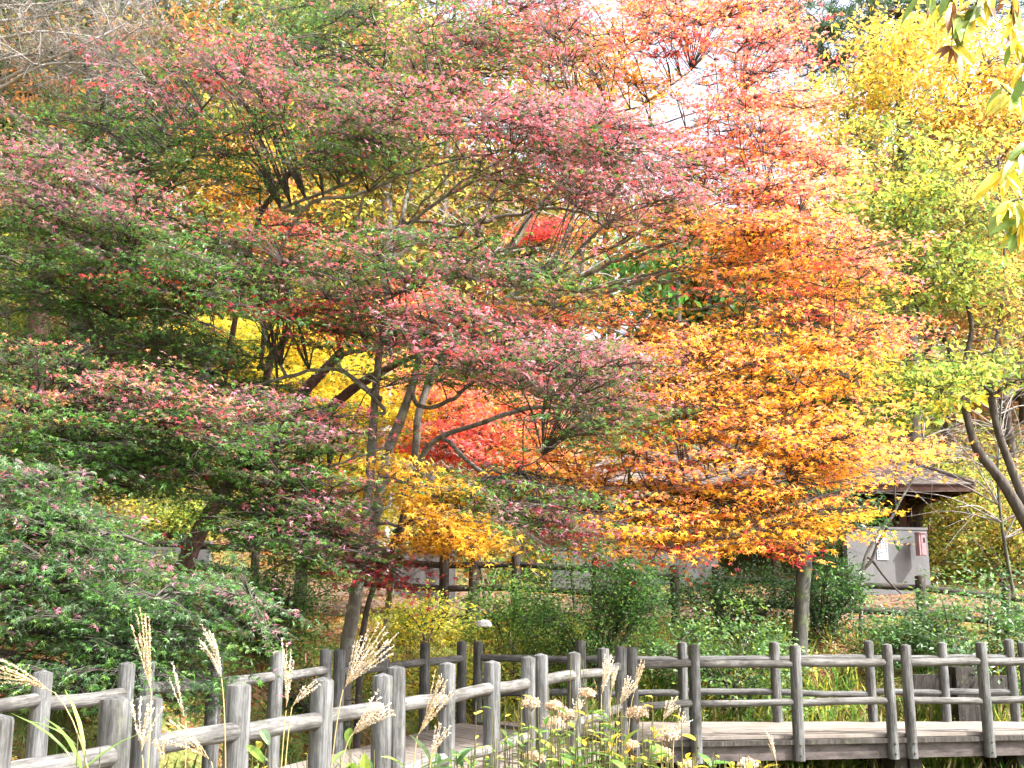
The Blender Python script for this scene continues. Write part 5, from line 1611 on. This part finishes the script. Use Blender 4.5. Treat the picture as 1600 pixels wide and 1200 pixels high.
def far_wood():
    """the wooded hill behind everything: one mass of crowns and trunks"""
    rng = np.random.default_rng(90)
    mb = MB()
    cols = [({'olive': 5, 'yg': 2, 'ochre': 1}, 5), ({'ochre': 3, 'brown': 3, 'olive': 2}, 3), ({'dgreen': 4, 'green': 3}, 3), ({'yg': 4, 'lemon': 1, 'lime': 2}, 3), ({'brown': 4, 'coral': .6, 'olive': 2}, 2)]
    w = np.array([c[1] for c in cols], float)
    for i in range(120):
        D = rng.uniform(36, 64)
        px = rng.uniform(-150, 1750)
        b = GP(px, D)
        el = 960 - np.interp(px, [0, 700, 950, 1060, 1280, 1400, 1600], [-200, -150, 120, 330, 330, 130, 40])
        hmax = EYE + el / 1735 * D - b[2]
        H = min(rng.uniform(6, 13) * (1.5 if px < 700 else 1), hmax)
        if H < 2:
            continue
        mix = cols[rng.choice(len(cols), p=w / w.sum())][0]
        top = b + np.array([rng.normal(0, .6), 0, H])
        mb.tube([b - np.array([0, 0, .3]), (b + top) / 2 + rng.normal(0, .2, 3), top], [0.2, 0.15, 0.05], 6, 1)
        nt_ = 26
        th, r = rng.uniform(0, 2 * math.pi, nt_), np.sqrt(rng.uniform(0, 1, nt_))
        hz = rng.uniform(0.25, 1.0, nt_)
        rad = H * 0.3 * np.sqrt(np.clip(1 - ((hz - 0.55) / 0.48) ** 2, 0.05, 1))
        tc = b + np.stack([rad * r * np.cos(th), rad * r * np.sin(th), hz * H], 1)
        n = 900
        k = rng.integers(0, nt_, n)
        pos = tc[k] + rng.normal(0, 1, (n, 3)) * np.array([.5, .5, .3]) * H / 8
        tcol = pick(mix, nt_, rng)[k] * rng.uniform(.8, 1.2, (n, 1))
        col = np.where(rng.uniform(0, 1, (n, 1)) < .6, tcol, pick(mix, n, rng))
        mb.leaves(pos, np.array([0, 0, .7]) + rng.normal(0, .8, (n, 3)), rng.normal(0, 1, (n, 3)), rng.uniform(.28, .5, n), col, 'diamond')
    tag(mb.build('woodland', ['leaf', 'darkbark']), 'mass of autumn woodland on the hill behind', 'woodland', kind='stuff')
    # brushwood over the slopes
    mb = MB()
    for i in range(420):
        D = rng.uniform(27.5, 44)
        px = rng.uniform(-50, 1650)
        q = GP(px, D)
        if 2.5 < q[0] < 12 and 27 < q[1] < 35:
            continue
        n = 110
        mix = cols[rng.choice(len(cols), p=w / w.sum())][0]
        pos = q + rng.normal(0, 1, (n, 3)) * np.array([.7, .6, .25]) + np.array([0, 0, .35])
        pos[:, 2] = np.maximum(pos[:, 2], ground_z(pos[:, 0], pos[:, 1]) + .05)
        mb.leaves(pos, np.array([0, 0, .7]) + rng.normal(0, .7, (n, 3)), rng.normal(0, 1, (n, 3)), rng.uniform(.1, .22, n), pick(mix, n, rng), 'diamond')
        for _ in range(5):
            e = q + np.array([rng.normal(0, .8), rng.normal(0, .5), rng.uniform(.6, 1.7)])
            mb.tube([q, (q + e) / 2 + rng.normal(0, .1, 3), e], [.014, .01, .004], 3, 1, cap=False)
    tag(mb.build('undergrowth', ['leaf', 'twig']), 'olive and brown undergrowth on the wooded slope', 'undergrowth', kind='stuff')


far_wood()


def litter_and_grass():
    rng = np.random.default_rng(91)
    # fallen leaves
    n = 42000
    x = rng.uniform(-11, 13, n)
    y = rng.uniform(9, 30, n)
    keep = np.abs(x) < y * 0.5 + 1
    x, y = x[keep], y[keep]
    z = ground_z(x, y) + 0.02
    sl_ = (x - FL0[0]) * _n[0] + (y - FL0[1]) * _n[1]
    s = np.maximum(sl_, y - 16.4)
    keep = (s > 0.2)
    x, y, z = x[keep], y[keep], z[keep]
    n = len(x)
    mb = MB()
    nr = np.array([0, 0, 1]) + .35 * rng.normal(0, 1, (n, 3))
    mb.leaves(np.stack([x, y, z + rng.uniform(0, .03, n)], 1), nr, rng.normal(0, 1, (n, 3)), rng.uniform(.06, .13, n), pick({'brown': 6, 'tan': 2.2, 'ochre': 1.5, 'coral': .5, 'crim': .5, 'gold': 1}, n, rng) * 0.8, 'maple')
    tag(mb.build('fallen_leaves', 'leaf'), 'brown and tan fallen leaves strewn over the bank', 'fallen leaves', kind='stuff')
    # grass and bamboo grass
    mb = MB()

    def blades(cx, cy, n, h, mix, spread):
        px = cx + rng.normal(0, spread, n)
        py = cy + rng.normal(0, spread, n)
        p = np.stack([px, py, ground_z(px, py)], 1)
        hd = rng.normal(0, .45, (n, 3)) + np.array([0, 0, 1.0])
        mb.leaves(p, rng.normal(0, 1, (n, 3)), hd, h * rng.uniform(.6, 1.2, n), pick(mix, n, rng), 'blade')
    for i in range(420):      # right bank behind the far railing
        cx, cy = rng.uniform(-0.5, 9), 16.9 + rng.gamma(1.5, .7)
        blades(cx, cy, 26, .42, {'lime': 4, 'yg': 3, 'green': 3, 'straw': 1.4, 'olive': 2}, .13)
    for i in range(190):      # under and in front of the boardwalk
        cx, cy = rng.uniform(0, 9), rng.uniform(12.6, 16.5)
        blades(cx, cy, 22, .36, {'lime': 3, 'olive': 4, 'green': 3, 'straw': 1.5, 'yg': 2}, .16)
    for i in range(150):      # left bank
        t = rng.uniform(0, 1)
        q = FL0 + (FL1 - FL0) * t + _n * rng.gamma(1.6, .6)
        blades(q[0], q[1], 16, .3, {'green': 4, 'olive': 3, 'lime': 2}, .15)
    for i in range(120):      # yellowish slope in the middle
        q = P(rng.uniform(560, 900), 960, rng.uniform(17, 21.5))
        blades(q[0], q[1], 20, .26, {'yg': 4, 'lime': 3, 'ochre': 2, 'straw': 1}, .2)
    tag(mb.build('grass', 'leaf'), 'tangled green and straw coloured grass along the boardwalk', 'grass', kind='stuff')
    # leafy ground cover on the bank
    mb = MB()
    for i in range(260):
        a = rng.uniform(0, 1)
        if a < .45:
            q = GP(rng.uniform(120, 560), rng.uniform(12.5, 19))
            mix = {'lime': 3, 'green': 4, 'olive': 2, 'yg': 1}
        elif a < .75:
            q = GP(rng.uniform(560, 840), rng.uniform(17, 21.5))
            mix = {'yg': 5, 'lime': 4, 'lemon': 2}
        else:
            q = GP(rng.uniform(1050, 1600), rng.uniform(17.3, 20))
            mix = {'lime': 3, 'green': 3, 'olive': 3, 'brown': 1}
        n = 60
        pos = q + rng.normal(0, 1, (n, 3)) * np.array([.28, .28, .1]) + np.array([0, 0, .14])
        pos[:, 2] = np.maximum(pos[:, 2], ground_z(pos[:, 0], pos[:, 1]) + .03)
        mb.leaves(pos, np.array([0, 0, .9]) + rng.normal(0, .5, (n, 3)), rng.normal(0, 1, (n, 3)), rng.uniform(.04, .085, n), pick(mix, n, rng), 'oval')
    tag(mb.build('undergrowth', 'leaf'), 'low leafy ground cover on the bank behind the far railing', 'ground cover', kind='stuff')
    # a pale stone on the slope
    o = empty('stone', P(757, 967, 18.5))
    tag(o, 'small white stone lying on the grassy slope left of the big round shrub', 'stone')
    sm = MB()
    c = np.array(o.location)
    th = np.linspace(0, 2 * math.pi, 10, endpoint=False)
    rr = rng.uniform(.8, 1.15, (3, 10))
    v = []
    for k, (zz, r) in enumerate(((-.12, 1.0), (-.05, .95), (-.02, .55))):
        v += [(c[0] + .13 * r * rr[k, i] * math.cos(t), c[1] + .08 * r * rr[k, i] * math.sin(t), c[2] + zz) for i, t in enumerate(th)]
    v.append((c[0], c[1], c[2] - .012))
    f = [(k * 10 + i, k * 10 + (i + 1) % 10, k * 10 + 10 + (i + 1) % 10, k * 10 + 10 + i) for k in range(2) for i in range(10)]
    sm.add(v, f, smooth=True)
    sm.add(np.array(v)[20:], [(i, (i + 1) % 10, 10) for i in range(10)], smooth=True)
    adopt(sm.build('rock', 'stone'), o)


litter_and_grass()


# ------------------------------------------------------------------ foreground: pampas grass, hydrangeas, leafy plants
def pampas(label, base, mid, tip, D, n, spread, mix, seed, lean=(0, 0), curl=0.0, length=None, thick=1.00):
    rng = np.random.default_rng(seed)
    b, m_, t = P(*base, D), P(*mid, D), P(*tip, D)
    g = float(ground_z(b[0], b[1]))
    foot = np.array([b[0] + (b[0] - m_[0]) * 0.3, b[1] - 0.1, min(g, b[2] - 0.1)])
    root = empty('pampas_plume', foot)
    tag(root, label, 'pampas grass', 'pampas plumes in the foreground')
    sm = MB()
    tt_ = np.linspace(0, 1, 16)[:, None]
    st = foot * (1 - tt_) ** 2 + b * 2 * tt_ * (1 - tt_) + m_ * tt_ ** 2
    sm.tube(st, np.linspace(0.0032, 0.002, len(st)), 5, col=(.55, .42, .2))
    adopt(sm.build('stem', 'straw'), root)
    pm = MB()
    ax = t - m_
    L = np.linalg.norm(ax)
    ax = ax / L
    vx = np.cross(ax, [0, 1.0, 0])
    vx /= np.linalg.norm(vx)
    vy = np.cross(ax, vx)
    n = int(n * 1.05 + .5)
    for i in range(n):
        u = (i + .5) / n * 2 - 1 + rng.normal(0, .12)
        s0 = m_ + ax * L * rng.uniform(0, .22)
        d = ax + vx * u * spread * 1.3 + vy * rng.normal(0, spread * .5)
        d /= np.linalg.norm(d)
        Lf = L * rng.uniform(.72, 1.0) * (1 - .15 * abs(u))
        k = 12
        q = [s0 + d * Lf * j / k + np.array([curl * (j / k) ** 2 * Lf, 0, -abs(curl) * .7 * (j / k) ** 2.2 * Lf]) for j in range(k + 1)]
        q = np.array(q)
        pm.tube(q, np.linspace(.0014, .0007, k + 1), 3, col=(.6, .45, .25), cap=False)
        # spikelets
        ns = int(Lf / .0026)
        tt = rng.uniform(.08, 1, ns)
        pos = np.stack([np.interp(tt * k, np.arange(k + 1), q[:, c]) for c in range(3)], 1)
        dirs = np.gradient(q, axis=0)
        dd = np.stack([np.interp(tt * k, np.arange(k + 1), dirs[:, c]) for c in range(3)], 1)
        dd /= np.linalg.norm(dd, axis=1)[:, None]
        hd = dd + rng.normal(0, .3, (ns, 3))
        pm.leaves(pos, rng.normal(0, 1, (ns, 3)), hd, rng.uniform(.0055, .0105, ns) * thick, pick(mix, ns, rng), 'diamond')
    adopt(pm.build('plume', 'straw'), root)


ST = {'straw': 5, 'pale': 2}
PL = {'pale': 5, 'straw': 2}
pampas('pampas plume arching out of the photo at the left border, long orange tan stem', (205, 1200), (85, 1082), (-60, 1010), 4.0, 9, .22, ST, 201, curl=-.2)
pampas('upright feathery pampas plume standing before the left pair of far posts', (240, 1140), (236, 1080), (219, 955), 4.3, 9, .12, ST, 202)
pampas('white drooping pampas plume on a tall stem, right of the first two near posts', (366, 1200), (346, 1060), (328, 978), 4.3, 10, .16, PL, 203, curl=-.12, thick=1.06)
pampas('thin sparse pampas plume left of the second near post', (296, 1200), (290, 1128), (270, 1045), 4.2, 3, .16, PL, 204)
pampas('pampas plume with four separate upright fingers before the third far post', (436, 1200), (447, 1110), (452, 1003), 4.6, 6, .13, PL, 205)
pampas('short pampas plume spreading right of the four fingered plume', (440, 1190), (456, 1105), (492, 1058), 4.6, 5, .22, PL, 206, curl=.1)
pampas('large fan shaped pampas plume in front of the central maple trunk', (505, 1200), (536, 1078), (600, 988), 4.6, 15, .34, PL, 207)
pampas('pale pampas plume with curling tips below the large fan plume', (512, 1200), (548, 1150), (602, 1088), 4.5, 11, .30, PL, 208, curl=.12, thick=1.25)
pampas('tan pampas plume leaning right before the middle near post', (640, 1200), (652, 1150), (702, 1058), 4.9, 11, .20, ST, 209)
pampas('stubby fluffy pampas head low by the bamboo grass', (668, 1210), (674, 1182), (694, 1134), 4.8, 8, .25, PL, 210, thick=1.08)
pampas('knotted pale seed head tangled before the first near post', (232, 1210), (222, 1180), (216, 1085), 4.1, 7, .30, PL, 211, curl=.12, thick=1.10)
pampas('small drooping pampas spray low between the first two near posts', (345, 1215), (330, 1190), (268, 1128), 4.1, 6, .30, ST, 212, curl=-.15)
pampas('pampas spray bending down at the foot of the first near post', (262, 1215), (258, 1198), (244, 1150), 4.0, 5, .25, ST, 213, curl=.1)
pampas('fluffy white pampas plume, tallest over the dried hydrangeas', (938, 1130), (940, 1085), (952, 1026), 6.2, 11, .16, PL, 214, thick=1.12)
pampas('fluffy white pampas plume beside the tallest one, bent right', (948, 1130), (955, 1080), (962, 1040), 6.3, 8, .14, PL, 215, thick=1.10)
pampas('narrow pampas plume before the pair of posts at the bend', (972, 1130), (990, 1085), (1003, 1035), 6.3, 7, .10, ST, 216, thick=1.06)
pampas('broad white pampas plume right of the tallest hydrangea plume', (955, 1150), (968, 1105), (988, 1062), 6.1, 12, .26, PL, 217, thick=1.12)
pampas('loose white pampas plume at left of the hydrangea heads', (892, 1160), (898, 1130), (905, 1092), 6.0, 10, .30, PL, 218, thick=1.12)
pampas('wide brush of pampas before the bend post on the boardwalk edge', (1030, 1170), (1036, 1126), (1054, 1090), 6.0, 9, .30, PL, 219, thick=1.06)
pampas('lowest pampas brush beside the tan hydrangea head at the bend', (1046, 1185), (1054, 1148), (1074, 1112), 6.0, 9, .32, PL, 220, thick=1.06)
pampas('lone small pampas tip before the boardwalk girder at lower right', (1216, 1215), (1213, 1190), (1201, 1146), 6.4, 6, .14, PL, 221)


def hydrangeas():
    heads = [(996, 1116, 6.2, .055, 'flat tan dried hydrangea head, rightmost of the upper row'), (1042, 1150, 6.0, .06, 'round tan dried hydrangea head beside the pampas brush at the bend'),
             (866, 1104, 6.2, .04, 'small pinkish dried hydrangea head high at the left end of the bed'), (830, 1100, 6.3, .045, 'tan dried hydrangea head before the near posts, leftmost of the bed'),
             (864, 1132, 6.1, .05, 'pinkish dried hydrangea head low at left of the bed'), (918, 1085, 6.3, .04, 'small brown dried hydrangea head between two near posts'),
             (885, 1118, 6.2, .045, 'pale dried hydrangea head below the loose white plume'), (1035, 1180, 5.9, .05, 'tan dried hydrangea head lowest at the bend'),
             (985, 1165, 5.9, .035, 'small dull dried hydrangea head among the yellow leaves'), (1168, 1196, 5.8, .045, 'dried hydrangea head at the bottom edge right of the bend'),
             (835, 1185, 5.8, .045, 'pinkish dried hydrangea head at the bottom edge, below the loose plume'), (1075, 1198, 5.8, .04, 'dried hydrangea head at the bottom edge under the bend post')]
    for k, (x, y, D, r, lab) in enumerate(heads):
        rng = np.random.default_rng(300 + k)
        c = P(x, y, D)
        g = float(ground_z(c[0], c[1]))
        root = empty('dried_hydrangea', (c[0], c[1], g))
        tag(root, lab, 'flower', 'dried hydrangea heads')
        sm = MB()
        st = crom([(c[0] + rng.normal(0, .06), c[1] + .05, g), (c[0] + rng.normal(0, .03), c[1], (g + c[2]) / 2), c], 6)
        sm.tube(st, np.linspace(.005, .003, len(st)), 5, col=(.25, .17, .1))
        n = 340
        d = rng.normal(0, 1, (n, 3))
        d /= np.linalg.norm(d, axis=1)[:, None]
        d[:, 2] = np.where(d[:, 2] < -.3, -d[:, 2], d[:, 2])
        pos = c + d * r * np.array([1.15, 1.15, .75]) * rng.uniform(.75, 1.05, (n, 1))
        for q in pos[:14]:
            sm.tube([c - np.array([0, 0, r * .9]), q], [.0018, .001], 3, col=(.3, .2, .12), cap=False)
        adopt(sm.build('stem', 'straw'), root)
        pm = MB()
        pm.leaves(pos, d + rng.normal(0, .5, (n, 3)), rng.normal(0, 1, (n, 3)), rng.uniform(.011, .02, n), pick({'tan': 6, 'straw': 2, 'pale': 1.5}, n, rng), 'oval')
        adopt(pm.build('flower_head', 'petal'), root)


hydrangeas()


def leafy(label, px, py, D, n, mix, w, h, size, kind, seed, name='leafy_plant', cat='plant', group=None, upright=.6):
    """stems with leaves up their length; (px, py) is the middle of the leafy top"""
    rng = np.random.default_rng(seed)
    c = P(px, py, D)
    g = float(ground_z(c[0], c[1]))
    root = empty(name, (c[0], c[1], g))
    tag(root, label, cat, group)
    sm, fm = MB(), MB()
    for i in range(n):
        tip = c + np.array([rng.normal(0, w), rng.normal(0, w * .7), rng.uniform(-h, h)])
        f = np.array([tip[0] + rng.normal(0, .06), tip[1] + rng.normal(0, .06), float(ground_z(tip[0], tip[1]))])
        st = crom([f, (f + tip) / 2 + rng.normal(0, .025, 3), tip], 6)
        sm.tube(st, np.linspace(.0045, .002, len(st)), 4, col=(.14, .13, .05), cap=False)
        k = rng.integers(7, 12) if kind != 'blade' else rng.integers(3, 6)
        t = 1 - rng.uniform(0, 1, k) ** 1.1 * .8
        pos = np.stack([np.interp(t * (len(st) - 1), np.arange(len(st)), st[:, q]) for q in range(3)], 1)
        a = rng.uniform(0, 2 * math.pi, k)
        hd = np.stack([np.cos(a), np.sin(a), np.full(k, upright) + rng.normal(0, .3, k)], 1)
        nr = np.stack([-np.cos(a) * upright, -np.sin(a) * upright, np.ones(k)], 1) + rng.normal(0, .3, (k, 3))
        base = pick(mix, 1, rng)
        col = np.where(rng.uniform(0, 1, (k, 1)) < .55, base, pick(mix, k, rng))
        fm.leaves(pos, nr, hd, size * rng.uniform(.6, 1.25, k), col, kind)
    adopt(sm.build('stem', 'straw'), root)
    adopt(fm.build('foliage', 'gloss'), root)


YLF = {'lemon': 4, 'yg': 3, 'lime': 4, 'yellow': 1}
GLF = {'lime': 6, 'yg': 2, 'green': 3}
leafy('yellow leaved plant under the tallest white plume at bottom centre', 965, 1123, 5.8, 46, YLF, .17, .12, .07, 'oval3', 401)
leafy('green and yellow leaved plant left of the bed, below the pinkish hydrangeas', 860, 1128, 5.8, 46, GLF, .18, .12, .06, 'oval3', 402)
leafy('yellow leaved plant at the bottom edge below the bend post', 1050, 1190, 5.6, 30, YLF, .14, .05, .07, 'oval3', 403)
leafy('broad green leaved plant at the bottom edge, centre of the bed', 985, 1175, 5.6, 30, GLF, .18, .05, .11, 'oval3', 404)
leafy('sprawling yellow leaved plant at the bottom edge right of the bend', 1130, 1196, 5.6, 30, {'lemon': 4, 'yg': 3, 'lime': 2, 'brown': .6}, .13, .05, .06, 'oval3', 405)
leafy('sprig of yellowing leaves climbing the middle near posts', 765, 1130, 6.0, 9, {'lemon': 3, 'yg': 3, 'brown': 2}, .10, .14, .05, 'oval3', 406)
leafy('tiny leaved green sprig in front of the near post before the bend', 885, 1060, 6.6, 5, {'lime': 4, 'green': 4}, .06, .14, .035, 'oval3', 407)
leafy('small leaved weeds at the bottom edge left of the bed', 780, 1185, 5.5, 34, {'lime': 4, 'yg': 2, 'green': 3, 'pale': .6}, .18, .06, .045, 'oval3', 408)
BG = {'lime': 6, 'yg': 2, 'bgreen': 2}
leafy('bright bamboo grass at the bottom edge below the short pampas plume', 445, 1185, 4.8, 10, BG, .10, .07, .13, 'lance', 411, 'bamboo_grass', 'bamboo grass', None, .9)
leafy('bright bamboo grass at the bottom edge beneath the pale curling plume', 555, 1190, 4.8, 14, BG, .12, .06, .14, 'lance', 412, 'bamboo_grass', 'bamboo grass', None, .9)
leafy('bluish green bamboo grass at the bottom edge beneath the tan leaning plume', 650, 1190, 4.9, 14, {'lime': 3, 'bgreen': 5}, .12, .08, .14, 'lance', 413, 'bamboo_grass', 'bamboo grass', None, .9)
leafy('long green grass blade arching before the first near post', 150, 1150, 4.0, 3, {'lime': 5, 'yg': 2}, .04, .12, .3, 'blade', 414, 'grass_tuft', 'grass', None, 1.0)
leafy('green bamboo leaves rising among the hydrangeas at the centre of the bed', 900, 1150, 5.9, 12, GLF, .12, .10, .12, 'lance', 415, 'bamboo_grass', 'bamboo grass', None, 1.0)


def overhanging_tree():
    """chestnut leaved tree just out of the frame, whose branches hang in from the upper right close to us"""
    foot = np.array([5.4, 5.6, float(ground_z(5.4, 5.6))])
    root = empty('chestnut_tree', foot)
    tag(root, 'overhanging tree with long yellow green and rust leaves reaching in at the upper right corner', 'tree')
    tk = crom([foot - np.array([0, 0, .3]), foot + np.array([-.1, 0, 2.2]), foot + np.array([-.3, -.1, 4.2]), foot + np.array([-.2, -.2, 6.5])], 8)
    mb = MB()
    mb.tube(tk, np.linspace(.17, .07, len(tk)), 9, rough=.05)
    adopt(mb.build('trunk', 'oakbark'), root)
    for k, (stems, mix, D) in enumerate([
            ([[(1700, -90), (1600, -40), (1582, 10), (1580, 45), (1592, 75), (1610, 110)], [(1640, -60), (1545, -15), (1525, 8), (1517, 35)], [(1640, -70), (1500, -30), (1490, 20), (1487, 72)], [(1600, -60), (1470, -25), (1440, -2)]], {'lime': 4, 'lemon': 4, 'brown': 1.6}, 4.3),
            ([[(1760, 120), (1660, 180), (1600, 236), (1575, 262), (1562, 272)], [(1700, 240), (1620, 300), (1590, 312), (1565, 318)], [(1700, 300), (1620, 330), (1600, 345), (1592, 355)], [(1690, 120), (1620, 140), (1585, 150), (1560, 128)]], {'lime': 4, 'lemon': 6, 'yg': 2}, 4.4)]):
        rng = np.random.default_rng(500 + k)
        base = P(1850 + 60 * k, -80 + 250 * k, D + .3)
        j = np.argmin(np.abs(tk[:, 2] - (base[2] - .25)))
        lm, fm = MB(), MB()
        arm = crom([tk[j], (tk[j] + base) / 2 + np.array([0, 0, .18]), base], 8)
        lm.tube(arm, np.linspace(.055, .016, len(arm)), 7, rough=.06)
        for s in stems:
            pts = crom([base] + [P(x, y, D + rng.normal(0, .04)) for x, y in s], 6)
            lm.tube(pts, np.linspace(.012, .0022, len(pts)), 5, rough=.08)
            vis = pts[len(pts) * 2 // 5:]
            for jj, q in enumerate(vis):
                if jj % 2:
                    continue
                for _ in range(2 if jj < len(vis) - 3 else 3):
                    hd = np.array([rng.normal(-.15, .5), rng.normal(0, .35), -.85])
                    nr = np.array([rng.normal(.2, .5), -.75, rng.uniform(.2, .9)])
                    fm.leaves(q[None], nr[None], hd[None], np.array([rng.uniform(.10, .17)]), pick(mix, 1, rng), 'lance')
        if k == 0:
            q = P(1487, 72, D)
            for hd in ((-.7, 0, -.7), (-.3, .1, -1), (.1, 0, -1), (-.9, 0, -.5), (.25, -.1, -.8)):
                fm.leaves(q[None], np.array([[.2, -.9, .3]]), np.array([hd]), np.array([.085]), pick({'brown': 3, 'orange': 1}, 1, rng), 'lance')
        adopt(lm.build('limb', 'darkbark'), root)
        adopt(fm.build('foliage', 'gloss'), root)


overhanging_tree()
